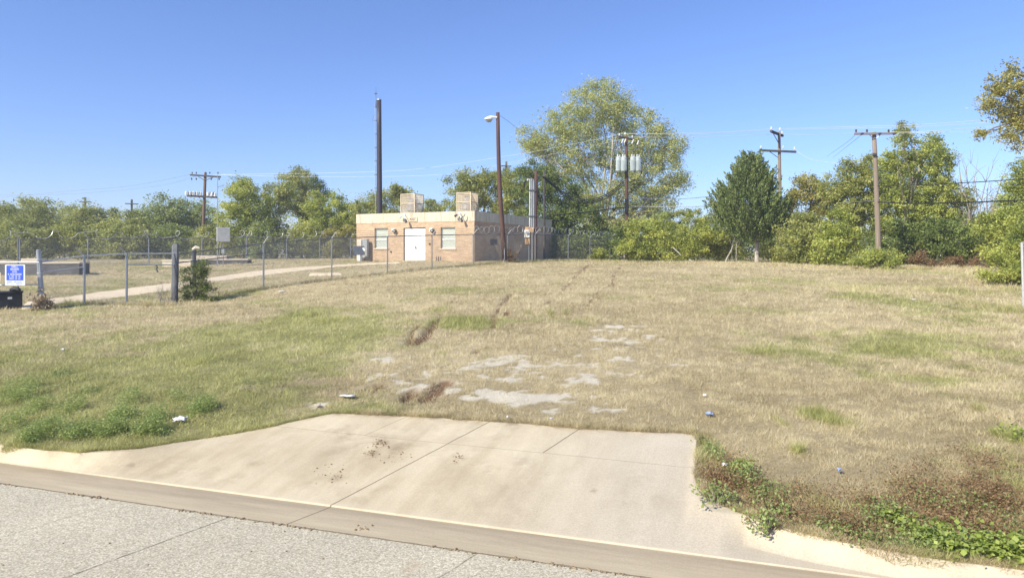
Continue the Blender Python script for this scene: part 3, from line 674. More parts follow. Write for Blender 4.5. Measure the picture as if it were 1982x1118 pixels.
# far left, beyond the back fence
T('tree', 'hazy olive tree at the far left edge, behind the blue sign', 'tree', 20, 82, [(10,440,70,38),(45,415,38,28),(-40,430,60,45)], 'haze', L=.26, rc=.8, k=1.15, group=GB, seed=1, per=40)
T('tree', 'bare topped greyish tree left of the small far pole', 'tree', 95, 88, [(80,440,40,40),(110,425,42,35),(70,408,26,22)], 'haze', L=.24, rc=.7, k=1.05, group=GB, seed=2, sparse=.85, twigs=18, per=38)
T('tree', 'low olive brown tree beneath the leftmost far pole', 'tree', 170, 84, [(160,440,48,36),(195,425,36,26),(130,450,30,30)], 'haze', L=.24, rc=.7, k=1.15, group=GB, seed=3)
T('tree', 'small dull green tree between the two far poles', 'tree', 235, 80, [(225,455,38,28),(250,440,28,24)], 'olive', L=.24, rc=.7, k=1.2, group=GB, seed=4)
T('tree', 'broad soft green tree left of the capacitor bank pole', 'tree', 330, 86, [(300,432,46,36),(345,415,44,36),(280,450,34,30),(375,440,40,40)], 'green', L=.26, rc=.75, k=1.2, group=GB, seed=5)
T('tree', 'yellow green tree just right of the capacitor bank pole', 'tree', 470, 76, [(465,385,32,38),(450,425,34,34),(492,415,30,36),(478,370,16,22)], 'yellow', L=.22, rc=.6, k=1.2, group=GB, seed=6)
T('tree', 'deep green tree in the middle of the left tree row', 'tree', 535, 80, [(530,400,32,36),(545,370,24,24),(520,445,36,30)], 'olive', L=.22, rc=.6, k=1, group=GB, seed=7)
T('tree', 'tallest ragged tree of the left row with a wispy top', 'tree', 585, 84, [(575,380,26,40),(583,345,18,20),(600,400,28,30),(560,360,18,22)], 'olive', L=.2, rc=.55, k=1.2, group=GB, seed=8, twigs=14)
T('tree', 'small dark crowned tree peeping over the left row', 'tree', 612, 94, [(605,357,16,15),(622,372,16,16)], 'dark', L=.2, rc=.5, k=1.1, group=GB, seed=9)
T('tree', 'round yellow olive tree left of the dark monopole', 'tree', 655, 78, [(640,412,46,38),(680,425,40,34),(610,435,30,32)], 'yellow', L=.22, rc=.6, k=1.2, group=GB, seed=10)
T('tree', 'olive tree directly behind the dark monopole', 'tree', 735, 74, [(715,410,34,32),(762,400,32,34),(740,435,40,30),(775,380,18,18)], 'olive', L=.2, rc=.55, k=1.2, group=GB, seed=11)
T('tree', 'thin distant tree in the gap between the roof cages', 'tree', 838, 95, [(835,405,20,16),(828,425,24,16)], 'haze', L=.22, rc=.5, k=1.15, group=GB, seed=12)
# understory of the back fence line
for i, (px, Yb, w_, lk, lb) in enumerate([(30,70,60,'haze','scrubby bush behind the back fence above the blue sign'),(130,72,60,'olive','olive bush behind the back fence near its second visible post'),(235,72,52,'haze','pale olive bush behind the back fence between the far poles'),
        (330,74,50,'green','green bush at the foot of the soft green tree'),(420,72,46,'olive','bush behind the grey cabinet on the mast'),(505,72,44,'green','low spreading green bush under the yellow green tree'),(590,74,44,'olive','olive bush right of the middle of the back fence'),(665,74,44,'brown','brownish bush beside the left corner of the brick building')]):
    T('bush', lb, 'bush', px, Yb, [(px-w_*.4,474,w_*.6,24),(px+w_*.35,470,w_*.6,28),(px,458,w_*.5,22)], lk, L=.2, rc=.5, k=1.3, stems=3, tr=.06, group='bushes beyond the back fence', seed=30+i, per=40)
# middle group
T('tree', 'olive tree rising behind the brick building right of the roof cage', 'tree', 925, 70, [(890,385,36,40),(930,365,38,38),(965,385,36,46),(905,350,24,22),(960,350,26,24)], 'olive', L=.2, rc=.55, k=.95, tr=.2, seed=40)
T('tree', 'dense dark green tree behind the brown service pole', 'tree', 1070, 62, [(1040,360,40,44),(1085,385,44,46),(1060,425,50,40),(1125,430,44,42),(1100,470,60,34),(1030,330,26,22),(1150,470,34,32)], 'dark', L=.17, rc=.5, k=1.05, tr=.22, seed=41)
T('tree', 'mid green tree between the lamp pole and the brown service pole', 'tree', 1000, 66, [(1000,355,30,34),(1010,390,30,36),(990,420,26,30)], 'olive', L=.17, rc=.5, k=1, tr=.15, seed=42)
T('tree', 'huge airy yellowing cottonwood towering behind the transformer pole', 'tree', 1165, 72,
  [(1150,210,58,42),(1100,235,44,36),(1190,215,42,38),(1060,275,40,32),(1030,268,28,22),(1120,290,50,42),(1180,290,50,46),(1245,255,44,38),(1285,280,34,34),(1230,330,50,44),(1290,340,36,34),(1315,355,20,24),(1260,385,34,26),(1150,370,44,36),(1085,335,36,30),(1190,420,36,30),(1130,405,34,26),(1215,380,40,30),(1165,445,40,26),(1245,425,34,22),(1275,395,28,20),(1295,295,26,28),(1030,290,24,16),(1160,178,32,18)],
  'cotton', L=.19, rc=.62, k=1.15, tr=.25, bark='pale_bark', seed=43, per=34, twigs=18, fork=.2, gauss=.62)
# bush line right of the fence
BG = 'bushes along the back of the lot'
for i, (px, Yb, lob, lk, lb) in enumerate([
    (1205, 56, [(1200,470,24,26),(1215,450,16,18)], 'dark', 'dark scrubby bush against the end of the fence'),
    (1240, 55, [(1235,462,34,32),(1265,478,26,24),(1215,485,24,18)], 'yellow', 'wide yellow green bush right of the transformer pole foot'),
    (1300, 54, [(1295,450,26,30),(1310,475,28,24),(1283,440,14,16)], 'yellow', 'light green bush second right of the transformer pole'),
    (1350, 54, [(1345,445,28,26),(1360,468,32,26),(1330,480,26,20)], 'yellow', 'yellow flecked bush in the middle of the open gap'),
    (1400, 55, [(1395,455,24,24),(1415,475,28,22),(1385,485,24,18)], 'olive', 'olive bush left of the cedar trunk'),
    (1290, 62, [(1270,430,20,16),(1310,425,22,18),(1345,420,16,16),(1375,425,18,14)], 'olive', 'wispy olive bush showing over the middle bushes'),
    (1500, 50, [(1490,490,22,16),(1520,485,24,18)], 'olive', 'low olive bush right of the cedar trunk'),
    (1555, 46, [(1540,470,36,38),(1575,480,34,34),(1560,440,30,26),(1535,495,26,18)], 'olive', 'big drooping olive bush left of the yellow bush'),
    (1625, 44, [(1610,470,30,38),(1635,455,26,36),(1622,430,22,26),(1640,495,24,20),(1600,500,26,16)], 'yellow', 'bright yellow green large leaved bush left of the grey wooden pole'),
    (1870, 43, [(1860,465,44,34),(1895,475,34,32),(1850,490,34,24)], 'dark', 'dark green bush under the bare branches'),
    (1925, 40, [(1920,450,34,34),(1950,440,36,36),(1965,470,30,34)], 'yellow', 'tall yellow green bush at the right edge under the bare branches'),
    (1780, 45, [(1770,470,44,40),(1815,455,36,36),(1740,470,34,40)], 'dark', 'shaded vine covered thicket behind the grey wooden pole')]):
    T('bush', lb, 'bush', px, Yb, lob, lk, L=.15, rc=.38, k=1.05, stems=3, tr=.05, group=BG, seed=60+i, per=40)
T('bush', 'small pale shrub at the foot of the grey wooden pole', 'bush', 1700, 39.5, [(1712,500,28,16),(1675,506,24,10),(1690,495,22,12)], 'yellow', L=.10, rc=.25, k=.9, stems=3, tr=.03, group=BG, seed=80)
T('bush', 'low rust tinged shrub in front of the shaded thicket', 'bush', 1800, 40, [(1790,500,22,12),(1835,508,34,9),(1770,508,14,10)], 'rust', L=.10, rc=.25, k=.4, stems=3, tr=.03, group=BG, seed=81)
T('bush', 'reddish leaved shrub low at the lot edge under the dark bush', 'bush', 1880, 39, [(1870,508,26,8),(1900,504,22,10)], 'rust', L=.10, rc=.25, k=.4, stems=3, tr=.03, group=BG, seed=82)
T('bush', 'feathery light green bush beside the steel post at the right edge', 'bush', 1955, 29.5, [(1950,500,34,36),(1935,530,26,20),(1975,480,26,40),(1975,530,26,24),(1930,490,18,14),(1995,500,30,50)], 'yellow', L=.12, rc=.28, k=1.0, stems=4, tr=.04, group=BG, seed=83, aspect=.35)
# right-hand trees
T('tree', 'rounded brownish green tree between cedar and tall yellow tree', 'tree', 1570, 52, [(1570,380,40,36),(1545,410,30,36),(1600,400,34,40),(1560,350,20,14)], 'brown', L=.16, rc=.45, k=.95, tr=.15, seed=90)
T('tree', 'slim yellow green tree left of the grey wooden pole', 'tree', 1655, 48, [(1650,345,26,30),(1635,325,16,18),(1670,370,32,40),(1640,400,40,44),(1680,320,14,18),(1688,365,24,36),(1612,372,24,34),(1690,420,26,34)], 'olive', L=.15, rc=.4, k=1, tr=.14, seed=91)
T('tree', 'tall ragged yellowing tree right of the grey wooden pole', 'tree', 1770, 47, [(1748,300,30,36),(1790,310,34,34),(1820,310,22,26),(1735,360,36,40),(1790,370,44,42),(1830,370,24,30),(1750,265,12,22),(1775,420,50,36),(1720,410,34,40),(1805,280,16,18),(1706,352,22,34),(1728,325,20,26),(1800,400,44,40),(1850,400,26,34)], 'yellow', L=.15, rc=.4, k=1, tr=.2, seed=92, bark='pale_bark', twigs=14, fork=.3)
T('tree', 'wispy topped sapling shooting above the tall yellowing tree', 'tree', 1752, 46, [(1752,272,7,20),(1746,247,4,8)], 'olive', L=.11, rc=.22, k=.35, tr=.05, seed=93)
T('tree', 'yellowing tree at the right edge below the oak branches', 'tree', 1990, 42, [(1975,350,34,34),(1990,400,40,40),(1965,395,26,34),(2010,340,30,40),(1960,430,26,20)], 'yellow', L=.14, rc=.4, k=.95, tr=.15, seed=94)
T('oak_tree', 'oak reaching brown green branches into the upper right corner', 'tree', 2120, 26, [(1945,165,34,22),(1920,190,18,14),(1965,230,30,30),(1985,195,40,40),(1940,262,16,12),(1970,275,20,16),(1915,205,12,8),(2040,210,70,80),(2100,260,80,70),(1950,130,14,10),(1898,262,8,6),(1930,215,14,8),(2120,180,90,70),(2180,260,80,90)], 'oak', L=.10, rc=.26, k=1.0, tr=.10, seed=95, per=30, twigs=10, depth=.7, fork=.72)
# trees seen only past the others
for i, (px, Yb, lob, lk, lb) in enumerate([(1470,85,[(1450,440,40,24),(1500,420,40,30),(1540,440,40,24)],'haze','distant pale tree behind the cedar'),(1890,80,[(1850,435,40,26),(1900,440,46,22),(1950,430,40,28)],'haze','distant pale tree behind the bare branches')]):
    T('tree', lb, 'tree', px, Yb, lob, lk, L=.22, rc=.6, k=.9, seed=110+i)

# cedar: upswept sprays
def cedar():
    base = gp(1465, 50); r = np.random.default_rng(5)
    root = empty('cedar_tree', base, label='dense dark green cedar with a short pale trunk, left of the tall double crossarm pole', cat='tree')
    s = 50/F; tw = MB()
    top = at(1452, 312, 50) - base; c0 = at(1465, 430, 50) - base
    branch(tw, (0, 0, -.2), Vector((.0, 0, 1.6)), .17, .14, r, .03, 6, 10)
    branch(tw, Vector((0, 0, 1.5)), Vector((-.35, 0, 3.2)), .12, .06, r, .08, 6, 8)
    branch(tw, Vector((0, 0, 1.5)), Vector((.35, 0.1, 3.4)), .10, .05, r, .08, 6, 8)
    CL = []; AX = []
    prof = [(308, 1), (322, 14), (345, 34), (370, 50), (395, 66), (415, 72), (435, 66), (452, 40)]
    n = 900
    for i in range(n):
        py = 308 + 146*r.random()**.75; rw = .93*np.interp(py, [p[0] for p in prof], [p[1] for p in prof])
        a = r.random()*2*PI; q = (.35+.65*r.random()**.4)*(.72+.58*vnoise(np.array([a*1.9+3]), np.array([py*.055]), 5)[0]+.25*vnoise(np.array([a*4.1]), np.array([py*.13]), 6)[0]-.10+r.normal(0, .05))
        cx = np.interp(py, [308, 400, 450], [1455, 1446, 1452])
        p = Vector(((cx-CX)/F*50-base.x + rw*s*q*math.cos(a), rw*s*q*math.sin(a)*.9, (CH-(py-HY)*s)-base.z))
        CL.append(p); AX.append((math.cos(a)*.65, math.sin(a)*.65, .9))
        if i % 9 == 0: branch(tw, Vector((0, 0, max(1.6, p.z-1.6))), p, .05, .012, r, .1, 3, 4)
    CL = np.array(CL); AX = np.array(AX); AX /= np.linalg.norm(AX, axis=1)[:, None]
    per = 62; idx = np.repeat(np.arange(n), per); t = r.random(len(idx))
    sp = r.normal(0, 1, (len(idx), 3)); rad = .20*(1-t*.85)
    c = CL[idx] + AX[idx]*((t-.4)*(.7+1.1*r.random(n)[idx]))[:, None] + sp*rad[:, None]*.75
    d = AX[idx] + r.normal(0, .38, (len(idx), 3)); d /= np.linalg.norm(d, axis=1)[:, None]
    o = r.normal(0, 1, (len(idx), 3)); o -= d*(o*d).sum(1)[:, None]; o /= np.linalg.norm(o, axis=1)[:, None]
    L = .19*(.6+.8*r.random(len(idx)))[:, None]
    co = np.stack([c-d*L*.5, c+o*L*.17, c+d*L*.5, c-o*L*.17], 1).reshape(-1, 3)
    tint = np.clip(.45*r.random(n)[idx]+.5*r.random(len(idx))+.15*(t-.3), 0, 1)
    tw.build('trunk', M['pale_bark'], root, smooth=True)
    np_mesh('crown', co, 4, LM['cedar'], root, attrs=dict(tint=tint))
cedar()

# bare trees and leafless shrubs
def bare(name, label, cat, px, Y, hpx, spread, n, r0, m='twig', seed=0, sub=5, group=None):
    r = np.random.default_rng(seed); base = gp(px, Y); root = empty(name, base, label=label, cat=cat, group=group); mb = MB(); s = Y/F
    for i in range(n):
        x = (r.random()-.5)*2*spread*s; h = hpx*s*(.6+.4*r.random())
        p = branch(mb, (x*.35, r.normal(0, .2), -.1), (x, r.normal(0, spread*s*.4), h), r0*(.6+.6*r.random()), r0*.2, r, .10, 6, 5)
        for j in range(sub):
            q = p[r.integers(2, 6)]; e = q + Vector((r.normal(0, .16*h), r.normal(0, .16*h), abs(r.normal(.22*h, .1*h))))
            pp = branch(mb, q, e, r0*.35, r0*.1, r, .15, 4, 4)
            for jj in range(2):
                q2 = pp[r.integers(1, 4)]; branch(mb, q2, q2 + Vector((r.normal(0, .07*h), r.normal(0, .07*h), abs(r.normal(.1*h, .05*h)))), r0*.16, r0*.07, r, .1, 3, 3)
    mb.build('branches', M[m], root, smooth=True)
    return root
bare('bare_tree', 'cluster of leafless pale branches between the tall yellowing tree and the right edge', 'tree', 1890, 46, 215, 50, 14, .065, seed=3)
# brush at the fence foot
bs = bare('dead_shrub', 'leafless grey shrub at the foot of the lamp pole by the fence', 'shrub', 986, 46.6, 52, 30, 26, .014, seed=8, sub=5)
r = np.random.default_rng(4); base = bs.location
cl = np.stack([r.normal(0, .22, 30), r.normal(0, .22, 30), np.abs(r.normal(.35, .2, 30))], -1); co, ti = leaves(cl, np.full(30, .14), 30, .09, r)
np_mesh('dead_leaves', co, 4, LM['rust'], bs, attrs=dict(tint=ti))
T('bush', 'half bare green and brown bush against the thick dark fence post', 'bush', 372, 28.9, [(374,530,26,17),(392,520,18,14),(376,556,30,20),(397,560,20,15),(374,580,28,9),(404,580,24,8)], 'dark', L=.06, rc=.16, k=.85, stems=6, tr=.04, seed=120, per=26, twigs=20)
bare('dead_shrub', 'grey tangle of dead twigs left of the thick dark fence post', 'shrub', 318, 28.2, 40, 36, 20, .010, seed=18, sub=4)
bare('dead_shrub', 'small leafless weed right of the brick wall corner', 'shrub', 958, 46.0, 24, 14, 8, .010, seed=21, sub=3)
bare('dead_tree', 'leaning broken bare stems before the olive bush in the gap', 'tree', 1416, 50, 60, 12, 3, .03, 'pale_bark', seed=23, sub=2)
T('bush', 'small green weed bush inside the fence near its right end', 'bush', 1160, 57, [(1160,492,14,10),(1150,496,10,7)], 'yellow', L=.12, rc=.22, k=.8, stems=3, tr=.02, seed=130)

# brush heap at the foot of the leaning gate post
def pile(name, label, cat, px, py, Y, rx, rz_, n, leafk, L, m='twig', seed=0):
    r = np.random.default_rng(seed); b = hit(px, py) if Y is None else gp(px, Y); root = empty(name, b, label=label, cat=cat); mb = MB()
    for i in range(n):
        a = r.random()*2*PI; q = r.random()*rx
        p0 = Vector((math.cos(a)*q, math.sin(a)*q*.7, .0)); p1 = Vector((r.normal(0, rx*.6), r.normal(0, rx*.4), rz_*(.3+.9*r.random())))
        branch(mb, p0, p1, .012, .004, r, .3, 4, 4)
    mb.build('twigs', M[m], root)
    cl = np.stack([r.normal(0, rx*.45, n), r.normal(0, rx*.35, n), np.abs(r.normal(0, rz_*.5, n))+.03], -1)
    co, ti = leaves(cl, np.full(n, .12), 22, L, r); np_mesh('dead_leaves', co, 4, LM[leafk], root, attrs=dict(tint=ti)); return root
pile('brush_pile', 'brown brush heap round the foot of the leaning gate post', 'brush pile', 84, 596, 24.3, .32, .42, 60, 'litter', .09, seed=2)

# far wood behind everything
r = np.random.default_rng(77)
cl = []
for i in range(1500):
    x = r.uniform(-150, 150); y = r.uniform(118, 150); h = 4.2 + 2.2*vnoise(np.array([x*.12]), np.array([1.0]), 4)[0] + 1.5*vnoise(np.array([x*.5]), np.array([1.0]), 4)[0]
    if x < -12: h += 1.2
    cl.append((x, y, 1.9 + h*r.random()**.6))
cl = np.array(cl); co, ti = leaves(cl, np.full(len(cl), 1.3), 40, .5, r, .6)
np_mesh('far_wood', co, 4, LM['haze'], attrs=dict(tint=ti), kind='stuff', label='low hazy woodland along the horizon', cat='wood')

def thicket(name, label, cat, xs, Ys, tops, n, leafk, seed, L=.2, rc=.6):
    r = np.random.default_rng(seed); px = r.uniform(xs[0], xs[-1], n); Yd = r.uniform(Ys[0], Ys[1], n); X = (px-CX)/F*Yd; g_ = ground(X, Yd)
    tp = CH - (np.interp(px, xs, tops)-HY)/F*Yd; z = g_ + (tp-g_)*r.random(n)**.8*(.7+.5*vnoise(px*.06, Yd*0+1, seed))
    co, ti = leaves(np.stack([X, Yd, z], -1), np.full(n, rc), 44, L, r, .8)
    np_mesh(name, co, 4, LM[leafk], attrs=dict(tint=ti), kind='stuff', label=label, cat=cat)
thicket('thicket', 'tangled dark undergrowth filling in behind the bushes on the right', 'undergrowth', [1040,1180,1260,1400,1560,1700,1900,2060], (58, 68), [455,450,455,450,440,430,440,430], 1500, 'dark', 51)
thicket('brush', 'brownish scrub filling in behind the far fence on the left', 'undergrowth', [-120,100,250,400,700,850], (78, 88), [450,450,462,450,440,450], 1300, 'haze', 52, L=.24)
# undergrowth along the lot's back edge (tall dry grass)
r_ = np.random.default_rng(15); xs_, ys_ = [], []
def edge_line(pts, n, sd):
    H = [hit(a, b) for a, b in pts]
    for _ in range(n):
        i = r_.integers(0, len(H)-1); t = r_.random(); p = H[i].lerp(H[i+1], t); xs_.append(p.x + r_.normal(0, sd)); ys_.append(p.y + abs(r_.normal(0, sd*1.6)))
edge_line([(1190,508),(1300,509),(1400,511),(1500,514),(1600,519),(1700,523),(1800,522),(1900,524),(1930,545),(1975,565)], 22000, .5)
edge_line([(640,543),(750,531),(836,521),(916,514),(1035,507),(1180,505)], 9000, .25)
edge_line([(100,592),(245,591),(340,592),(420,575),(510,561),(640,543)], 9000, .22)
blades(0, 0, 0, 0, .075, .0032, 'tall_grass', 'taller dry grass along the fence foot and under the bushes', lean=.35, seed=16, greenadd=.1, X=np.array(xs_), Y=np.array(ys_))

# weeds at the kerb, left; vines at the kerb, right
def carpet(name, label, cat, spec, leafk, L, h, per, seed, aspect=.7, flat=.5, up=.5, rc=.09):
    r = np.random.default_rng(seed); C = []
    for px, py, sx, sy, n in spec:
        c = hit(px, py); a = hit(px, max(py-sy, 500)); b = hit(px, py+sy)
        X = r.normal(c.x, sx*c.y/F*.5, n); Y = r.normal(c.y, abs(a.y-b.y)*.25+.02, n)
        u, v = to_uv(X, Y); ok = v > backv(u) + .05
        X, Y = X[ok], Y[ok]; C.append(np.stack([X, Y, ground(X, Y) + h*r.random(len(X))**1.3 + .01], -1))
    C = np.concatenate(C); co, ti = leaves(C, rc*(.6+.8*r.random(len(C))), per, L, r, flat, up, aspect)
    co[:, 2] = np.maximum(co[:, 2], ground(co[:, 0], co[:, 1]) + .004)
    return np_mesh(name, co, 4, LM[leafk], attrs=dict(tint=ti), kind='stuff', label=label, cat=cat)
carpet('weeds', 'leafy green weeds above the kerb on the left', 'weeds', [(60,855,26,8,120),(30,775,34,14,90),(95,835,22,10,90),(150,845,26,9,110),(215,838,26,11,130),(235,812,22,9,80),(290,838,28,9,120),(300,812,20,8,60),(388,797,26,11,110),(75,795,26,8,60),(250,780,30,8,40),(140,795,18,8,50),(40,750,26,8,40),(15,830,20,14,60),(345,775,14,6,20)], 'weed', .026, .17, 30, 1, .4, .9, .3, .085)
carpet('grey_weeds', 'grey green weeds scattered on the left slope', 'weeds', [(110,730,24,8,40),(170,760,24,8,30),(100,745,60,20,26),(480,745,50,20,20),(560,600,40,10,30)], 'green', .03, .05, 26, 2, .4, .7)
carpet('rusty_vines', 'rust brown dried vines spilling over the kerb on the right', 'vines', [(1395,935,26,20,200),(1410,905,20,12,60),(1850,990,110,34,240),(1930,960,60,30,140),(1450,945,30,24,150),(1500,985,50,20,160),(1600,1015,60,20,180),(1700,990,80,34,220),(1800,960,80,40,160),(1850,1010,90,36,240),(1940,980,60,40,180),(1660,1035,60,16,140),(1780,920,80,24,60),(1930,1040,60,20,120),(1385,965,20,18,80),(1560,960,50,30,60),(1880,900,80,30,60),(1940,900,60,20,40)], 'rust', .022, .06, 16, 3, .5, .8, .3, .10)
carpet('green_vines', 'dark green leafy vines trailing along the right kerb', 'vines', [(1440,925,22,16,70),(1385,985,18,12,30),(1490,1000,40,14,60),(1600,1035,60,14,110),(1720,1010,60,24,90),(1660,1050,50,10,70),(1800,980,60,24,40),(1900,1000,60,30,30),(1380,880,16,30,40),(1820,1060,60,20,60),(1480,960,40,20,50),(1750,1070,40,14,60)], 'weed', .028, .085, 18, 4, .6)
carpet('broadleaf_patch', 'bright green broad leaved plants in the lower right corner', 'plants', [(1870,1085,36,16,120),(1950,1095,36,18,130),(1800,1050,26,12,36),(1735,1015,14,10,20),(1900,1060,30,10,50),(1830,1100,40,14,70),(1820,1040,16,6,14),(1965,850,14,12,24),(1385,975,8,5,6),(1440,915,10,8,8),(1980,1075,20,20,50)], 'bright', .042, .12, 10, 5, .8, .5, .9, .1)
def sprig(px, py, n, sp, leafk, L, label, seed):                 # weed growing in a crack of the concrete
    r = np.random.default_rng(seed); c = hit(px, py); u, v = to_uv(c.x, c.y); z = float(slab_z(np.array([u]), np.array([v]))[0])
    root = empty('weed', (c.x, c.y, z), label=label, cat='weed'); mb = MB(); C = []
    for i in range(n):
        p = Vector((r.normal(0, sp), r.normal(0, sp), .03+.16*r.random())); branch(mb, (p.x*.2, p.y*.2, 0), p, .0035, .0015, r, .2, 3, 3); C.append(p)
    mb.build('stems', M['twig'], root); C = np.array([tuple(p) for p in C])
    co, ti = leaves(C, np.full(len(C), .05), 14, L, r, .7, .3, .6); np_mesh('leaves', co, 4, LM[leafk], root, attrs=dict(tint=ti))
sprig(1487, 1045, 26, .09, 'weed', .03, 'brown green weed rooted in the kerb crack at the right', 1)
sprig(1385, 985, 24, .09, 'weed', .034, 'leafy weed lying over the driveway corner at the right', 2)
sprig(1478, 1035, 12, .05, 'rust', .03, 'dried brown weed beside the kerb crack weed', 3)

# ------------------------------------------------------------------ brick building
BA = np.array([.906, -.4226])                                   # along the facade
corner = Vector((-2.54, 47.0, 0)); BW = 9.78; BD = 14.0
bl = corner - Vector((BA[0], BA[1], 0))*BW; zb = 1.86
B_RZ = math.atan2(BA[1], BA[0])
bld = empty('brick_building', (bl.x, bl.y, zb), B_RZ, label='small flat roofed tan brick utility building with white double door and concrete parapet', cat='building')
def fac(px, py, off=0.0):
    """pixel -> facade coordinates (x along, z up); off: metres in front of the wall"""
    nx, ny = .4226, .906; ox, oy = bl.x - nx*off, bl.y - ny*off
    kx = (px-CX)/F
    t = (ox - kx*oy) / (kx*BA[1] - BA[0])
    Yd = oy + t*BA[1]; return t, CH-(py-HY)/F*Yd-zb
def side(px, py):
    nx, ny = .4226, .906; kx = (px-CX)/F; t = (kx*corner.y-corner.x)/(nx-kx*ny); Yd = corner.y+ny*t; return t, CH-(py-HY)/F*Yd-zb
HT = fac(918, 408)[1]; HB = fac(918, 427.5)[1]
d0 = fac(781, 441); d1 = fac(823.5, 505); w1a = fac(725, 441.5); w1b = fac(751, 480); w2a = fac(853, 439.7); w2b = fac(881, 480.5)
holes = sorted([(w1a[0], w1b[0], w1b[1], w1a[1]), (d0[0], d1[0], -.05, d0[1]), (w2a[0], w2b[0], w2b[1], w2a[1])])
wb = MB(); x = 0
for hx0, hx1, hz0, hz1 in holes:                                 # front wall, .25 thick, with real openings
    wb.box(x, 0, -.4, hx0, .25, HB); wb.box(hx0, 0, hz1, hx1, .25, HB)
    if hz0 > 0: wb.box(hx0, 0, -.4, hx1, .25, hz0)
    x = hx1
wb.box(x, 0, -.4, BW, .25, HB)
wb.box(BW-.25, .25, -.4, BW, BD, HB); wb.box(0, .25, -.4, .25, BD, HB); wb.box(.25, BD-.25, -.4, BW-.25, BD, HB)
wb.box(.25, .9, -.3, BW-.25, .95, HB)                            # dark room behind the openings
wb.build('wall', M['brick'], bld)
pb = MB(); t_ = .28
pb.box(-.02, -.02, HB, BW+.02, t_, HT).box(BW+.02-t_, t_, HB, BW+.02, BD+.02, HT).box(-.02, t_, HB, t_, BD+.02, HT).box(t_, BD+.02-t_, HB, BW+.02-t_, BD+.02, HT)
pb.build('parapet', M['parapet'], bld)
MB().box(.2, .2, HB+.05, BW-.2, BD-.2, HT-.15).build('roof', M['far_roof'], bld)
def window(a, b):
    x0, z1 = a; x1, z0 = b; fr = MB(); y = .13; f = .05
    fr.box(x0, y, z0, x0+f, y+.06, z1).box(x1-f, y, z0, x1, y+.06, z1).box(x0+f, y, z1-f, x1-f, y+.06, z1).box(x0+f, y, z0, x1-f, y+.06, z0+f)
    zm = z0+(z1-z0)*.42; fr.box(x0+f, y-.01, zm-.03, x1-f, y+.05, zm+.03)
    wo_ = fr.build('window', M['white_paint'], bld)
    p = MB(); nb = 16
    for k in range(nb):
        za = z0+f+(z1-z0-2*f)*k/nb; zc = z0+f+(z1-z0-2*f)*(k+.85)/nb
        p.poly([(x0+f, y+.035, za), (x1-f, y+.035, za), (x1-f, y+.05, zc), (x0+f, y+.05, zc)])
    p.box(x0+f, y+.052, z0+f, x1-f, y+.058, z1-f)
    p.build('blind', M['blind'], wo_)
    g_ = MB().box(x0+f, y+.012, z0+f, x1-f, y+.018, z1-f).build('pane', GLASS, wo_)
    MB().bbox(x0-.08, -.06, z0-.11, x1+.08, .12, z0-.003, .01).build('sill', M['sill'], wo_)
gm, gn, gl, gb = mat('window_glass', .03, (.9, .95, .93), spec=.5); gt = gn.new('ShaderNodeBsdfTransparent'); gx_ = gn.new('ShaderNodeMixShader'); gx_.inputs[0].default_value = .12; gl.new(gt.outputs[0], gx_.inputs[1]); gl.new(gb.outputs[0], gx_.inputs[2]); gl.new(gx_.outputs[0], gn['Material Output'].inputs[0]); GLASS = gm
window(w1a, w1b); window(w2a, w2b)
dx0, dx1, dz1 = d0[0], d1[0], d0[1]
fr = MB().box(dx0, .06, 0, dx0+.05, .2, dz1).box(dx1-.05, .06, 0, dx1, .2, dz1).box(dx0+.05, .06, dz1-.05, dx1-.05, .2, dz1)
fr.build('door_frame', M['frame_dark'], bld); dm = (dx0+dx1)/2
for a, b in ((dx0+.055, dm-.004), (dm+.004, dx1-.055)):
    dd = MB().bbox(a, .09, .02, b, .14, dz1-.055, .006).build('door', M['door_white'], bld)
    hx = dm-.10 if a < dm-.1 else dm+.10
    if hx > dm: MB().tube([(dm+.06, .09, 1.02), (dm+.06, .03, 1.02), (dm+.17, .03, 1.0)], .015, 6).box(dm+.03, .075, .95, dm+.09, .089, 1.15).build('handle', M['dark_grey'], dd)
MB().bbox(dx0-.1, -.9, -.25, dx1+.1, -.002, .015, .01).build('door_step', M['tan_conc'], bld)
def walllamp(px, py, lab):
    x, z = fac(px, py); o = MB().bbox(-.13, -.24, -.10, .13, 0, .13, .02).build('wall_lamp_housing', M['white_paint'])
    e = empty('wall_lamp', (0, 0, 0), label=lab, cat='wall lamp', group='wall lamps beside the white door')
    wp = bld_world(x, -.003, z); e.location = wp; e.rotation_euler = (0, 0, B_RZ); o.parent = e; o.name = 'housing'
    MB().tube([(.05, -.10, -.02), (.10, -.22, -.06)], [.11, .13], 12).build('shade', M['dark_grey'], e)
def bld_world(x, y, z):
    return Vector((bl.x + BA[0]*x - BA[1]*y, bl.y + BA[1]*x + BA[0]*y, zb+z))
walllamp(764, 446, 'boxy wall lamp left of the white double door'); walllamp(837, 445, 'boxy wall lamp right of the white double door')
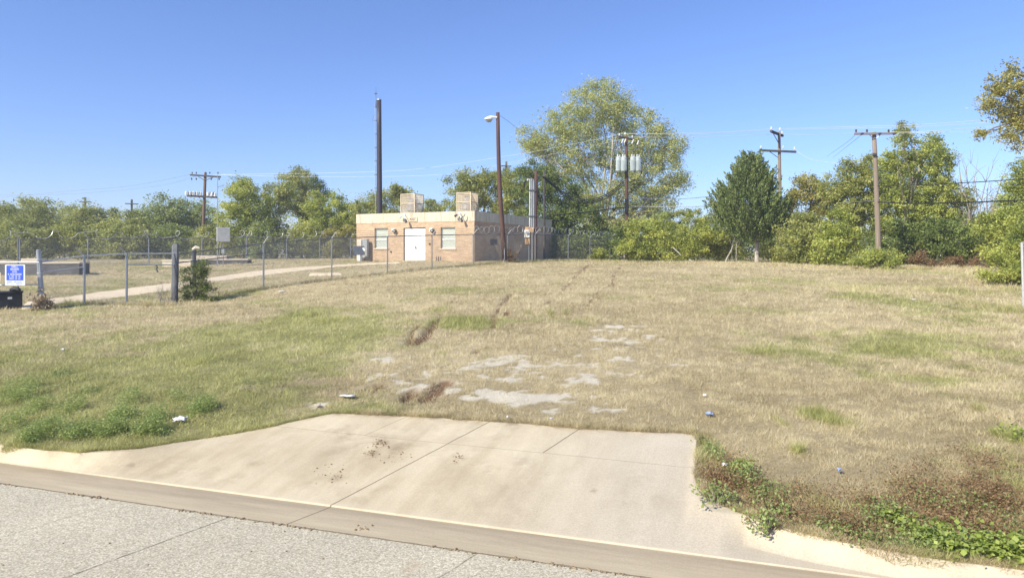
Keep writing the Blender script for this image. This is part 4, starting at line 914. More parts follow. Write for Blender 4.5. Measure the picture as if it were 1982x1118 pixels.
def floodlight(px, py, side_, lab):
    x, z = fac(px, py); e = empty('floodlight', bld_world(x, -.025, z), B_RZ, label=lab, cat='floodlight', group='floodlights on the parapet')
    MB().tube([(-.1, -.02, .22), (.0, -.22, .18), (.12, -.30, -.05), (.17, -.30, -.2)], .028, 8).tube([(-.1, -.02, .22), (-.22, -.2, .10)], .022, 6).build('arm', M['white_paint'], e)
    MB().tube([(.16, -.30, -.14), (.26, -.34, -.36)], [.07, .10], 12).build('lamp_head', M['dark_grey'], e)
    MB().tube([(-.20, -.18, .13), (-.34, -.30, .0)], [.05, .09], 12).build('lamp_head', M['white_paint' if side_ < 0 else 'dark_grey'], e)
    if side_ > 0: MB().tube([(.17, -.3, -.12), (.36, -.26, .0), (.42, -.2, .16)], .026, 6).build('bracket', M['dark_grey'], e)
    MB().bbox(-.2, -.03, .14, -.02, 0, .30, .01).build('base_plate', M['white_paint'], e)
floodlight(786, 421, -1, 'white armed floodlight left of the number plaque'); floodlight(893, 419, 1, 'dark armed floodlight near the right end of the parapet')
# number plaque
x0, z1 = fac(791, 420.3); x1, z0 = fac(808.5, 428.6)
pl = empty('number_plaque', bld_world((x0+x1)/2, -.025, (z0+z1)/2), B_RZ, label='small tan number plaque on the parapet above the door', cat='sign')
MB().bbox((x0-x1)/2, -.04, (z0-z1)/2, (x1-x0)/2, 0, (z1-z0)/2, .006).build('plate', M['sill'], pl)
def text_mesh(s, size, m, parent, loc, rot=(R(90), 0, 0), name='lettering'):
    cu = bpy.data.curves.new(name, 'FONT'); cu.body = s; cu.size = size; cu.align_x = 'CENTER'; cu.align_y = 'CENTER'; cu.extrude = .004
    to = bpy.data.objects.new(name+'_tmp', cu); COL.objects.link(to); dg = bpy.context.evaluated_depsgraph_get()
    me = bpy.data.meshes.new_from_object(to.evaluated_get(dg)); bpy.data.objects.remove(to)
    me.materials.clear(); me.materials.append(m)
    o = bpy.data.objects.new(name, me); COL.objects.link(o); o.parent = parent; o.location = loc; o.rotation_euler = rot; return o
text_mesh('4207', .24, M['frame_dark'], pl, (0, -.046, 0))
# fittings on the wall
def small(name, px, py, w_, h_, d_, m, lab, cat):
    x, z = fac(px, py); e = empty(name, bld_world(x, -.002, z), B_RZ, label=lab, cat=cat)
    MB().bbox(-w_/2, -d_, -h_/2, w_/2, 0, h_/2, .01).build('box', M[m], e); MB().tube([(0, -d_-.05, 0), (0, -d_, 0)], .035, 10).build('spout', M[m], e)
small('hose_tap', 757, 487, .10, .12, .06, 'porc_brown', 'small brown tap on the brick below the left lamp', 'tap')
small('door_buzzer', 832, 472, .10, .14, .05, 'porc_brown', 'small brown bell box right of the white door', 'bell')
for i, (px, lab) in enumerate([(844.5, 'left stub'), (848.5, 'middle stub'), (852.5, 'right stub')]):
    x, z = fac(px, 498, .35); e = bld_world(x, -.35, -.05)
    o = MB().tube([(0, 0, 0), (0, 0, .40), (0, .04, .46)], .035, 8).tube([(0, 0, .1), (0, 0, .14)], .05, 8).build('pipe_stub', M['rail_dark' if i != 1 else 'porc_brown'], loc=e, rz=B_RZ)
    tag(o, lab + ' of three short pipes standing by the wall right of the door', 'pipe', 'short pipes by the wall')
# side wall grille
ya, za = side(949, 462.5); yb, zb_ = side(960.5, 474.5)
g1 = MB().bbox(BW-.0, ya, zb_, BW+.05, yb, za, .01)
for k in range(8):
    zz = zb_+.04+(za-zb_-.08)*k/8; g1.box(BW+.05, ya+.04, zz, BW+.08, yb-.04, zz+.03)
g1.build('wall_vent', M['slate'], bld)
# roof cages with vents
def cage(px, yt, wpx, depth, lab):
    x0, z = fac(px-wpx/2, yt, -depth); x1, _ = fac(px+wpx/2, yt, -depth); c = (x0+x1)/2; hw = (x1-x0)/2*.62; zr = HT-.15
    e = empty('roof_cage', bld_world(c, depth, zr), B_RZ, label=lab, cat='vent cage', group='cages round the roof vents'); H = z-zr
    fr_ = MB(); b_ = hw
    for sx in (-1, 1):
        for sy in (-1, 1): fr_.box(sx*b_-.03, sy*b_-.03, 0, sx*b_+.03, sy*b_+.03, H)
    for zz in (H-.05, H*.55, .1):
        fr_.box(-b_, -b_-.025, zz, b_, -b_+.015, zz+.05).box(-b_, b_-.015, zz, b_, b_+.025, zz+.05).box(-b_-.025, -b_+.03, zz, -b_+.015, b_-.03, zz+.05).box(b_-.015, -b_+.03, zz, b_+.025, b_-.03, zz+.05)
    fr_.build('frame', M['cage'], e)
    w_ = MB(); n_ = 24
    for k in range(n_+1):
        q = -b_+2*b_*k/n_
        for sgn in (-1, 1):
            w_.box(q-.006, sgn*b_-.006, 0, q+.006, sgn*b_+.006, H); w_.box(sgn*b_-.006, q-.006, 0, sgn*b_+.006, q+.006, H)
    nz = int(H/.14)
    for k in range(nz):
        zz = H*k/nz
        for sgn in (-1, 1):
            w_.box(-b_, sgn*b_-.005, zz, b_, sgn*b_+.005, zz+.010); w_.box(sgn*b_-.005, -b_, zz, sgn*b_+.005, b_, zz+.010)
    w_.build('wire_mesh', M['cage'], e)
    v = empty('roof_vent', bld_world(c, depth, zr), B_RZ, label='round metal roof vent inside ' + lab.split(',')[0].replace('tan wire ', 'the '), cat='vent', group='roof vents')
    v['label'] = 'round metal roof vent inside the ' + ('left' if px < 850 else 'right') + ' roof cage'
    rr = b_*.74
    MB()._l([(rr*.7, 0), (rr*.7, H*.25), (rr, H*.25), (rr, H*.52), (rr*.75, H*.56), (rr*.75, H*.62), (rr*.9, H*.66), (rr*.9, H*.74), (rr*.5, H*.8), (.01, H*.82)], 24, (0, 0), 0).build('cowl', M['vent'], v, smooth=False)
cage(798, 377, 42, 1.6, 'tan wire cage over the left end of the roof, above the door')
cage(905, 374, 42, 1.6, 'tan wire cage over the right end of the roof, by the lamp pole')

# cabinet, dark board and its small lamp at the left corner
def fw(px, py, off):
    x, z = fac(px, py, off); p = bld_world(x, -off, z); return p
p = fw(701, 500, .45); e = empty('electrical_cabinet', (p.x, p.y, gz(p.x, p.y)), B_RZ, label='pale electrical cabinet standing at the left corner of the brick building', cat='cabinet')
MB().bbox(-.46, -.02, -.1, -.06, .3, 1.55, .02).build('body', M['white_box'], e); MB().bbox(.0, -.0, .25, .42, .25, 1.6, .02).build('meter_box', M['grey_box'], e)
MB().box(-.44, -.03, .75, -.08, -.021, 1.5).build('door', M['pad_light'], e)
p = fw(698, 482, 1.1); e = empty('dark_board', (p.x, p.y, gz(p.x, p.y)), B_RZ, label='dark slate board on a post before the left corner of the brick building', cat='board')
MB().tube([(0, 0, -.1), (0, 0, 1.0)], .04, 8).build('post', M['galv'], e)
MB().bbox(-.48, -.09, .52, .46, -.03, 1.16, .01, Matrix.Rotation(R(8), 4, 'X')).build('board', M['slate'], e)
MB().tube([(.45, -.3, .98), (.66, -.35, .78)], [.07, .075], 10).tube([(.4, -.06, .9), (.5, -.3, .93)], .02, 6).build('floodlamp', M['white_paint'], e)

# small corrugated lean-to beyond the side wall, far houses
fh = empty('far_house', at(1830, 475, 95)*1.0, R(8), label='cream house glimpsed through the dark thicket on the right', cat='house')
fh.location.z = 1.8
MB().box(-5, 0, 0, 5, 6, 3.0).build('wall', M['far_wall'], fh)
MB().poly([(-5.4, -.5, 2.95), (5.4, -.5, 2.95), (5.4, 3, 4.6), (-5.4, 3, 4.6)]).poly([(-5.4, 6.5, 2.95), (-5.4, 3, 4.6), (5.4, 3, 4.6), (5.4, 6.5, 2.95)]).poly([(-5, 0, 3), (-5, 3, 4.45), (-5, 6, 3)]).poly([(5, 0, 3), (5, 6, 3), (5, 3, 4.45)]).build('roof', M['far_roof'], fh)
MB().box(-2.2, -.03, 1, -1.2, -.003, 2.2).build('window', M['slate'], fh); MB().box(1.2, -.03, 1, 2.2, -.003, 2.2).build('window', M['slate'], fh)
'''e = empty('shed', gp(1085, 58), R(-20), label='low grey shed in the shade behind the brown service pole', cat='shed')
MB().box(-1.6, 0, -.2, 1.6, 2, 2.0).build('wall', M['grey_box'], e); MB().box(-1.8, -.2, 2.003, 1.8, 2.2, 2.1).build('roof', M['far_roof'], e)
MB().box(-.9, -.04, -.1, .3, -.003, 1.7).build('door', M['dark_grey'], e)'''

# ------------------------------------------------------------------ fences
def fabric(mb, A, B, h0, h1, pitch=.075, wr=.0022):
    """diamond mesh between base points A,B (Vectors); heights of bottom and top above the base at either end"""
    L = (B-A).length; d = (B-A)/L; n = int(L/pitch); H = h1
    def P3(s, z):
        s_ = min(max(s, 0), L); b = A + d*s_; return Vector((b.x, b.y, b.z+z))
    nrm = Vector((-d.y, d.x, 0))*wr
    for sg in (1, -1):
        for i in range(-int(H/pitch), n+int(H/pitch)):
            s0 = i*pitch; s1 = s0 + sg*H; z0, z1 = h0, H
            if s0 < 0 or s0 > L:
                lim = 0 if s0 < 0 else L; t = (lim-s0)/(s1-s0)
                if not 0 <= t <= 1: continue
                z0 = h0+(H-h0)*t; s0 = lim
            if s1 < 0 or s1 > L:
                lim = 0 if s1 < 0 else L; t = (lim-i*pitch)/(sg*H)
                z1 = h0+(H-h0)*t; s1 = lim
            p, q = P3(s0, z0), P3(s1, z1); up = Vector((0, 0, wr))
            if (q-p).length < .01: continue
            k = len(mb.v); mb.v += [tuple(p+nrm-up), tuple(p-nrm-up), tuple(p+up*1.4), tuple(q+nrm-up), tuple(q-nrm-up), tuple(q+up*1.4)]
            mb.f += [(k, k+1, k+4, k+3), (k+1, k+2, k+5, k+4), (k+2, k, k+3, k+5)]; mb.m += [0, 0, 0]
def post(parent, base, top, r=.03, m='galv', arm=None, n=10, armm='galv_bright'):
    o = MB().tube([base - Vector((0, 0, .2)), top], r, n).tube([top, top+Vector((0, 0, .03))], [r*1.25, r*.5], n).build('post', M[m], parent)
    if arm is not None: MB().tube([top, top+arm], .022, 6).build('arm', M[armm], o)
def fpt(t): return -9.05+10.68*t, 35+15*t
def fence_front():
    root = empty('chain_link_fence', (0, 0, 0), label='tall chain link fence with razor coil running from the thick dark post to the bushes', cat='fence')
    PX = [510, 642, 750, 836, 916, 983, 1036, 1100, 1142, 1181]; TY = [471, 461, 457.5, 455, 453.5, 453, 453, 456.5, 459.5, 461]
    pts = []
    for px, ty in zip(PX, TY):
        k = (px-CX)/F; t = (k*35+9.05)/(10.68-15*k); x, y = fpt(t); b = Vector((x, y, gz(x, y))); tp = at(px, ty, y); pts.append((b, tp))
    d = (pts[-1][0]-pts[0][0]); d.z = 0; d.normalize(); out = Vector((d.y, -d.x, 0))
    for i, (b, tp) in enumerate(pts):
        post(root, b, tp, .04 if i in (0, 4, 6, 9) else .034, arm=out*.30+d*.05+Vector((0, 0, .33)) if i < 9 else None)
    k = (345-CX)/F; t = (k*35+9.05)/(10.68-15*k); x, y = fpt(t); st = (Vector((x, y, gz(x, y))), at(345, 491, y))
    rl = MB(); allp = [st] + pts
    for (b0, t0), (b1, t1) in zip(allp[:-1], allp[1:]): rl.tube([t0, t1], .024, 8)
    rl.build('top_rail', M['rail_dark'], root)
    y0 = st[0].y; MB().tube([at(345, 508.5, y0), at(510, 489.5, pts[0][0].y)], .022, 8).cut().tube([at(1142, 474, pts[8][0].y), at(1181, 474.5, pts[9][0].y)], .022, 8).build_each('middle_rail', M['rail_dark'], root)
    fb = MB()
    for (b0, t0), (b1, t1) in zip(allp[:-1], allp[1:]): fabric(fb, b0, b1, .03, ((t0-b0).z+(t1-b1).z)/2)
    # return toward the back at the far end
    b9, t9 = pts[-1]; b10 = b9 + Vector((-1.5, 9, 0)); b10.z = gz(b10.x, b10.y); fabric(fb, b9, b10, .03, 1.8, .1, .0025)
    fb.build('mesh_panel', M['mesh_wire'], root)
    rw = MB(); coil = []
    L0 = pts[4][1]; r = random.Random(4)
    for i in range(4, 9):
        a, b = pts[i][1], pts[i+1][1]; n = 16*int((b-a).length/.50)
        for k in range(n):
            s = k/n; ang = 2*PI*k/16; c = a.lerp(b, s) + out*.16 + Vector((0, 0, .27+.05*math.sin(i*2+s*9)))
            rr = .25+.04*math.sin(k*.07+i)
            coil.append(c + Vector((0, 0, 1))*rr*math.sin(ang) + (d*.85+out*.5)*rr*math.cos(ang))
    rw.tube(coil, .0115, 6); rw.build('razor_coil', M['galv'], root)
    bw = MB()
    for i in range(0, 4):
        for q in (.35, .7, 1):
            bw.tube([pts[i][1]+out*.30*q+Vector((0, 0, .33*q)), pts[i+1][1]+out*.30*q+Vector((0, 0, .33*q))], .006, 3).cut()
    bw.build_each('barbed_wire', M['rail_dark'], root)
fence_front()
def fence_left():
    root = empty('pipe_rail_fence', (0, 0, 0), label='lower silver railed fence between the leaning gate post and the thick dark post', cat='fence')
    PX = [163, 245]; TY = [495, 491]; pts = []
    for px, ty in zip(PX, TY):
        k = (px-CX)/F; t = (k*35+9.05)/(10.68-15*k); x, y = fpt(t); pts.append((Vector((x, y, gz(x, y))), at(px, ty, y)))
    for b, tp in pts: post(root, b, tp, .045, 'galv', Vector((-.28, 0, .27)), armm='rail_dark')
    g0 = at(79, 507, 24.45); e1 = at(337, 490.5, 28.2)
    MB().tube([g0, pts[0][1], pts[1][1], e1], .025, 8).build('top_rail', M['galv_bright'], root)
    MB().tube([at(84, 526, 24.5), at(163, 516.5, pts[0][0].y)], .022, 8).cut().tube([at(245, 512, pts[1][0].y), at(337, 512.5, 28.2)], .024, 8).build_each('middle_rail', M['galv_bright'], root)
    fb = MB(); b0 = Vector((g0.x, g0.y, gz(g0.x, g0.y))); b3 = Vector((e1.x, e1.y, gz(e1.x, e1.y))); seq = [(b0, g0)] + pts + [(b3, e1)]
    for (p0, t0), (p1, t1) in zip(seq[:-1], seq[1:]): fabric(fb, p0, p1, .03, min((t0-p0).z, (t1-p1).z), .075, .0016)
    fb.build('mesh_panel', M['mesh_wire'], root)
fence_left()
b = gp(338, 28.3); tp = at(341, 472, 28.3)
e = empty('fence_end_post', b, label='thick dark square steel post where the two front fences meet', cat='post')
MB().bbox(-.10, -.09, -.3, .10, .09, tp.z-b.z, .012, Matrix.Rotation(R(1.2), 4, 'Y')).build('column', M['rail_dark'], e)
MB().box(-.135, -.05, -.2, -.101, .05, tp.z-b.z-.06, 0, Matrix.Rotation(R(1.2), 4, 'Y')).build('edge_flange', M['galv'], e)
# leaning post and gate
b = gp(83, 24.4); tp = at(74.5, 485, 24.4)
e = empty('gate_post', b, label='thick leaning silver gate post above the brush heap', cat='post')
MB().tube([(0, 0, -.2), tp-b], [.085, .075], 14).tube([tp-b, tp-b+Vector((0, 0, .04))], [.085, .04], 14).build('column', M['galv'], e)
hb = MB()
for fz in (.35, .62, .85):
    c = (tp-b)*fz; hb.tube([c-Vector((0, 0, .02)), c+Vector((0, 0, .02))], .1, 12).cut()
hb.build_each('clamp', M['galv_bright'], e)
gx = at(-90, 507, 24.0).x
e = empty('pipe_gate', gp(0, 24.2), label='silver tube gate carrying the blue sign at the left edge', cat='gate'); gb_ = e.location
def rel(p): return Vector(p) - gb_
gz_t = [at(-90, 506, 24.0), at(76, 507, 24.35)]; gz_b = [at(-90, 553, 24.0), at(79, 550.5, 24.35)]
MB().tube([rel(p) for p in gz_t], .026, 8).tube([rel(p) for p in gz_b], .024, 8).tube([rel(gz_t[1]), rel(gz_b[1])], .02, 8).tube([rel(gz_t[0]), rel(gz_b[0])], .02, 8).tube([rel(at(-90, 592, 24.0)), rel(gz_b[0])], .024, 8).build('frame', M['galv_bright'], e)
fb = MB(); fabric(fb, rel(gz_b[0]), rel(gz_b[1]), .0, (gz_t[1]-gz_b[1]).z, .075, .0016); fb.build('mesh_panel', M['mesh_wire'], e)
# thin pole behind the sign
b = gp(35, 30); MB().tube([(0, 0, -.2), (0, 0, at(35, 462, 30).z-b.z)], .028, 8).build('thin_post', M['rail_dark'], loc=b, label='thin grey post behind the blue sign', cat='post')
# blue sign
c = at(29.5, 532, 23.95); sw, sh = 40.5*23.95/F/2, 40*23.95/F/2
e = empty('blue_sign', c, R(-3), label='blue notice sign with white lettering on the gate', cat='sign')
MB().bbox(-sw, -.012, -sh, sw, 0, sh, .01).build('panel', M['sign_white'], e)
MB().box(-sw*.84, -.018, -sh*.52, sw*.84, -.0125, sh*.92).build('blue_field', M['blue_sign'], e)
rr_ = random.Random(9)
def glyphs(z, h, x0, x1, m, n, name='lettering'):
    mb = MB(); x = x0; w_ = (x1-x0)/n
    for i in range(n):
        if n > 7 and rr_.random() < .16: x += w_; continue
        a = x + w_*.08; b_ = x + w_*.85; k = rr_.randrange(4); s = w_*.24
        mb.box(a, -.022, z, a+s, -.0185, z+h)
        if k != 1: mb.box(a+s, -.022, z+h*.8, b_, -.0185, z+h)
        if k in (0, 2): mb.box(a+s, -.022, z+h*.4, b_, -.0185, z+h*.58)
        if k in (1, 2, 3): mb.box(a+s, -.022, z, b_, -.0185, z+h*.2)
        if k == 0: mb.box(b_-s, -.022, z, b_, -.0185, z+h*.4)
        x += w_
    mb.build(name, m, e)
glyphs(sh*.72, sh*.16, -sw*.32, sw*.32, M['sign_white'], 5); glyphs(sh*.48, sh*.17, -sw*.44, sw*.44, M['sign_white'], 7); glyphs(sh*.23, sh*.17, -sw*.26, sw*.26, M['sign_white'], 4)
glyphs(sh*.0, sh*.15, -sw*.68, sw*.68, M['sign_white'], 12); glyphs(-sh*.2, sh*.13, -sw*.55, sw*.6, M['sign_white'], 10); glyphs(-sh*.4, sh*.13, -sw*.55, sw*.55, M['sign_white'], 10)
glyphs(-sh*.69, sh*.06, -sw*.8, sw*.8, M['blue_sign'], 18); glyphs(-sh*.85, sh*.06, -sw*.8, sw*.8, M['blue_sign'], 18)
c = at(-9, 535, 23.95); o = MB().bbox(-.2, -.012, -.14, .2, 0, .14, .01).box(-.15, -.016, .02, .13, -.0125, .06).build('cream_sign', M['pad_light'], loc=c, label='cream sign on the gate cut by the left picture edge', cat='sign')
# bin
b = hit(5, 599); s = b.y/F
e = empty('black_bin', b, R(34), label='squat black plastic bin with a dark bag on its lid at the left edge', cat='bin')
MB().bbox(-.75, 0, .0, 31*s, .6, 31*s, .02).build('body', M['black'], e)
MB().bbox(-.78, -.03, 31*s+.002, 32.5*s, .64, 34.5*s, .015).build('lid', M['black'], e)
MB().box(8*s, -.006, 20*s, 15*s, -.001, 24*s).build('sticker', M['white_box'], e)
r = np.random.default_rng(2)
e2 = empty('dark_bag', b+Vector((17*s, .2, 34.5*s)), label='dark crumpled bag lying on the black bin', cat='bag'); mb = MB()
mb.tube([(-.16, 0, 0), (-.14, .02, .05), (-.05, 0, .09), (.05, .03, .085), (.13, 0, .05), (.17, .0, 0)], [.03, .08, .09, .08, .07, .03], 9)
mb.v = [(x+random.uniform(-.015, .015), y+random.uniform(-.015, .015), max(z, 0)) for x, y, z in mb.v]; mb.build('sack', M['black'], e2, smooth=True)

def fence_back():
    root = empty('chain_link_fence', (0, 0, 0), label='far chain link fence with loose razor wire before the left tree row', cat='fence')
    PX = [38, 170, 288, 391, 477, 555, 619, 679]; TY = [463, 460, 461, 461, 458, 461, 459, 459]; pts = []
    for px, ty in zip(PX, TY):
        k = (px-CX)/F; t = (k*50+30.4)/(13.8-22*k); x, y = -30.4+13.8*t, 50+22*t; pts.append((Vector((x, y, gz(x, y))), at(px, ty, y)))
    a, b = pts[0], pts[1]; d = (b[0]-a[0]); z0 = a[0]-d; z0.z = gz(z0.x, z0.y); pts.insert(0, (z0, Vector((z0.x, z0.y, a[1].z-.1))))
    d.z = 0; d.normalize(); out = Vector((d.y, -d.x, 0)); y = pts[-1][0] + d*4.2; y.z = gz(y.x, y.y); pts.append((y, Vector((y.x, y.y, pts[-1][1].z))))
    rl = MB(); fb = MB(); cl = MB(); coil = []
    for i, (b, tp) in enumerate(pts): post(root, b, tp, .04, arm=-out*.0+(d*-.30)*(1 if i < 5 else -1)+Vector((0, 0, .36)))
    for i, ((b0, t0), (b1, t1)) in enumerate(zip(pts[:-1], pts[1:])):
        rl.tube([t0, t1], .024, 6); fabric(fb, b0, b1, .03, (t0-b0).z, .10, .0030)
        n = 84
        for k in range(n):
            s = k/n; ang = 2*PI*(k/34+.12*math.sin(k*.2+i)); c = t0.lerp(t1, s) + Vector((0, 0, .24)); rr = .27*(1+.3*math.sin(i*3+k*.11))
            coil.append(c + Vector((0, 0, rr*math.sin(ang))) + (d*.9+out*.55)*rr*math.cos(ang))
    rl.build('top_rail', M['rail_dark'], root); fb.build('mesh_panel', M['mesh_wire'], root); cl.tube(coil, .017, 4).build('razor_coil', M['razor'], root)
fence_back()
# steel post at the right edge
b = gp(1981.5, 22); MB().tube([(0, 0, -.2), at(1978, 470, 22)-b], .038, 10).tube([at(1978, 470, 22)-b, at(1978, 468.5, 22)-b], [.045, .02], 10).build('steel_post', M['galv_bright'], loc=b, label='lone bright steel post at the right picture edge', cat='post')

# ------------------------------------------------------------------ concrete vaults inside the compound, mast with cabinet
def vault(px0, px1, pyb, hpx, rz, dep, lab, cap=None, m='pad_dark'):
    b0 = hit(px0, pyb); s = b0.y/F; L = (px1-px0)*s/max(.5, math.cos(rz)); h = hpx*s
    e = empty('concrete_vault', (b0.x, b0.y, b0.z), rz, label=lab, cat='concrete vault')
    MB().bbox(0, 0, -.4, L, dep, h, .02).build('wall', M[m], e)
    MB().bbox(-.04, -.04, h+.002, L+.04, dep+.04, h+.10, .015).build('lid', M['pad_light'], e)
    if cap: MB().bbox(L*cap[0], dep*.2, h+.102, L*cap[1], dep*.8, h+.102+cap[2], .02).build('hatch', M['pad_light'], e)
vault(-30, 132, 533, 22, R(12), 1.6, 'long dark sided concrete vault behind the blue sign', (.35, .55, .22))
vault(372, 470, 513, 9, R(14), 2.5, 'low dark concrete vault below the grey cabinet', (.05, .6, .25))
vault(314, 372, 516, 10, R(-6), 2.0, 'pale concrete block left of the low dark vault', None, 'pad_light')  # pale tone stands in for sunlight on the low vault's left face
b = gp(421, 49); e = empty('antenna_mast', b, label='slender grey mast with a small side antenna right of the capacitor bank pole', cat='mast'); s = 49/F
tp = at(421, 338, 49) - b
MB().tube([(0, 0, -.2), (0, 0, tp.z*.55), tp], [.05, .035, .02], 8).build('pole', M['galv'], e)
an = MB(); c = at(422, 362, 49)-b; an.tube([c, c+Vector((.45, 0, .12))], .012, 5)
for k in range(5): q = c+Vector((.09*k+.05, 0, .024*k+.01)); an.tube([q-Vector((0, 0, .12)), q+Vector((0, 0, .12))], .008, 4)
an.build('antenna', M['grey_wire'], e)
p0 = at(416.5, 440, 48.8); p1 = at(441, 468, 48.8)
e = empty('equipment_cabinet', (p0.x+.25, 48.8, p1.z), R(22), label='grey equipment cabinet mounted on the slender mast', cat='cabinet')
MB().bbox(-.1, -.42, 0, .74, 0, p0.z-p1.z, .02).build('body', M['grey_box'], e)
MB().bbox(-.135, -.40, .02, -.101, -.02, p0.z-p1.z-.02, .008).build('lit_side_panel', M['white_box'], e)  # white sheet paints sunlight onto the grey cabinet's left face
MB().tube([(.3, -.2, 0), (.3, -.2, -.15), (.1, -.05, -.3), (0, .1, -1.2)], .03, 6).build('conduit', M['galv'], e)
b = gp(432, 49.4); MB().tube([(0, 0, -.2), (0, 0, 1.5)], .035, 8).bbox(-.12, -.05, .9, .12, .05, 1.25, .01).build('meter_post', M['galv'], loc=b, label='short meter post right of the slender mast', cat='post')
# valve with a pinkish top standing in front of the vault
b = gp(376, 31); e = empty('valve_stand', b, label='dark valve stand with a bent pinkish cap behind the half bare bush', cat='valve'); s = 31/F; h = at(376, 484, 31).z-b.z
MB().tube([(0, 0, 0), (0, 0, h)], [.07, .09], 10).tube([(-.02, 0, h), (-.02, 0, h+.42)], .02, 6).build('stem', M['dark_grey'], e)
MB().tube([(-.05, 0, h+.02), (.08, 0, h+.12), (.24, 0, h+.08)], [.08, .09, .05], 10).build('cap', M['pad_light'], e)
b = gp(303, 28.6); e = empty('rusty_bracket', at(303, 520, 28.6), label='small dark bracket hanging from the silver rail', cat='bracket')
MB().tube([(-.06, 0, .15), (.03, 0, .10), (.0, 0, -.02), (.06, 0, -.14)], .03, 6).tube([(-.06, 0, .15), (-.12, 0, .17)], .025, 6).build('hook', M['dark_grey'], e)

# ------------------------------------------------------------------ poles
def insulator(mb, p, s=1.0, up=1):
    p = Vector(p); mb.tube([p, p+Vector((0, 0, .06*s*up))], .018*s, 8)
    for k in range(3): q = p+Vector((0, 0, (.06+.055*k)*s*up)); mb.tube([q, q+Vector((0, 0, .03*s*up)), q+Vector((0, 0, .05*s*up))], [.075*s, .055*s, .025*s], 10)
    return mb.cut()
def pole(name, label, px, Y, top, basepx=None, r0=.15, r1=.11, m='pole_wood', group=None, bend=0):
    b = gp(basepx or px, Y); t = at(top[0], top[1], Y) - b
    e = empty(name, b, label=label, cat='utility pole', group=group)
    pts = [Vector((0, 0, -.3))]+[Vector((t.x*k/6 + bend*math.sin(PI*k/6), t.y*k/6, t.z*k/6)) for k in range(1, 7)]
    MB().tube(pts, [r0+(r1-r0)*k/6 for k in range(7)], 14).build('pole', M[m], e, smooth=True)
    return e, b, t
GU = 'wooden utility poles'
def arm(e, a, b_, m='grey_pole', th=.055, name='crossarm'):
    a = Vector(a); b_ = Vector(b_); d = (b_-a); L = d.length; rot = d.to_track_quat('X', 'Z').to_matrix().to_4x4(); Mx = Matrix.Translation(a) @ rot
    return MB().bbox(0, -th, -th, L, th, th, .008, Mx).build(name, M[m], e)
# pole with capacitor bank
e, b, t = pole('utility_pole', 'utility pole with a bank of pale cylinders on its lower crossarm', 392, 72, (397.5, 334), 391, .19, .13, 'pole_wood', GU); L72 = lambda px, py, dy=0: at(px, py, 72+dy)-b
arm(e, L72(368, 338.5, -.2), L72(427, 342.5, -.2), 'dark_pole', .08)
MB().tube([L72(384, 342, -.2), L72(396, 349, -.2)], .03, 5).cut().tube([L72(397, 349, -.2), L72(413, 343, -.2)], .03, 5).build_each('brace', M['dark_pole'], e)
ins = MB()
for px in (372, 380, 398, 406, 422): insulator(ins, L72(px, 338.5, -.2)+Vector((0, 0, .08)), 1.0)
for px in (371, 380, 409, 424): insulator(ins, L72(px, 343, -.2)+Vector((0, 0, -.04)), 1.1, -1)
ins.build_each('insulator', M['porc_brown'], e)
arm(e, L72(362, 379, -.2), L72(420, 382, -.2), 'dark_pole', .09)
for px in (360.5, 368, 374, 381, 388, 402.5, 410, 416.5):
    py = 377 + (px-362)*.05; c = L72(px, py, -.2); MB().tube([c, c+Vector((0, 0, .30)), c+Vector((0, 0, .38))], [.13, .13, .06], 10).build('capacitor', M['porcelain'], e)
cc = MB()
for px in (364.5, 371, 378, 385, 406, 413): c = L72(px, 378, -.5); cc.tube([c, c+Vector((.05, 0, .35))], .05, 6).cut()
cc.build_each('fuse_holder', M['dark_grey'], e)
# small far poles
for px, ty, by, Y, lab, w_ in [(165, 382, 430, 115, 'leftmost tiny far pole with two crossarms', 12), (255, 386, 430, 110, 'second tiny far pole with one tilted crossarm', 14), (980, 313, 340, 100, 'small far pole top peeping out right of the lamp pole', 11)]:
    e, b, t = pole('utility_pole', lab, px, Y, (px, ty), None, .2, .15, 'dark_pole', 'small far utility poles')
    arm(e, at(px-w_*.9, ty+8, Y-.3)-b, at(px+w_*.9, ty+9, Y-.3)-b, 'dark_pole', .08)
    if px == 165: arm(e, at(px-6, ty+2, Y-.3)-b, at(px+2, ty+1, Y-.3)-b, 'dark_pole', .08)
# monopole
e, b, t = pole('monopole', 'tall dark steel monopole behind the brick building', 735, 62, (733.5, 194), 735, .27, .21, 'monopole'); e['category'] = 'mast'
MB().tube([Vector((-.34, -.1, 0)), Vector((t.x-.31, -.1, t.z-.3))], .035, 6).build('cable_run', M['galv'], e)
st_ = MB()
for k in range(9): z = 5+k*1.2; st_.box(-.45, -.12, z, -.2, -.06, z+.06).cut()
st_.build_each('cable_bracket', M['dark_grey'], e)
c = Vector((t.x-.27, -.05, t.z)); MB().tube([c-Vector((0, 0, .7)), c+Vector((0, 0, .5)), c+Vector((0, 0, 1.15))], [.05, .03, .015], 6).tube([c+Vector((0, 0, .45)), c+Vector((0, 0, .6))], .05, 6).build('whip_antenna', M['grey_wire'], e)
MB().tube([c+Vector((0, 0, -1.9)), c+Vector((-.35, 0, -1.85)), c+Vector((-.12, 0, -1.3))], .015, 5).build('dipole_antenna', M['grey_wire'], e)
MB().tube([t-Vector((0, 0, .02)), t+Vector((0, 0, .08))], [.23, .19], 14).build('cap', M['galv'], e)
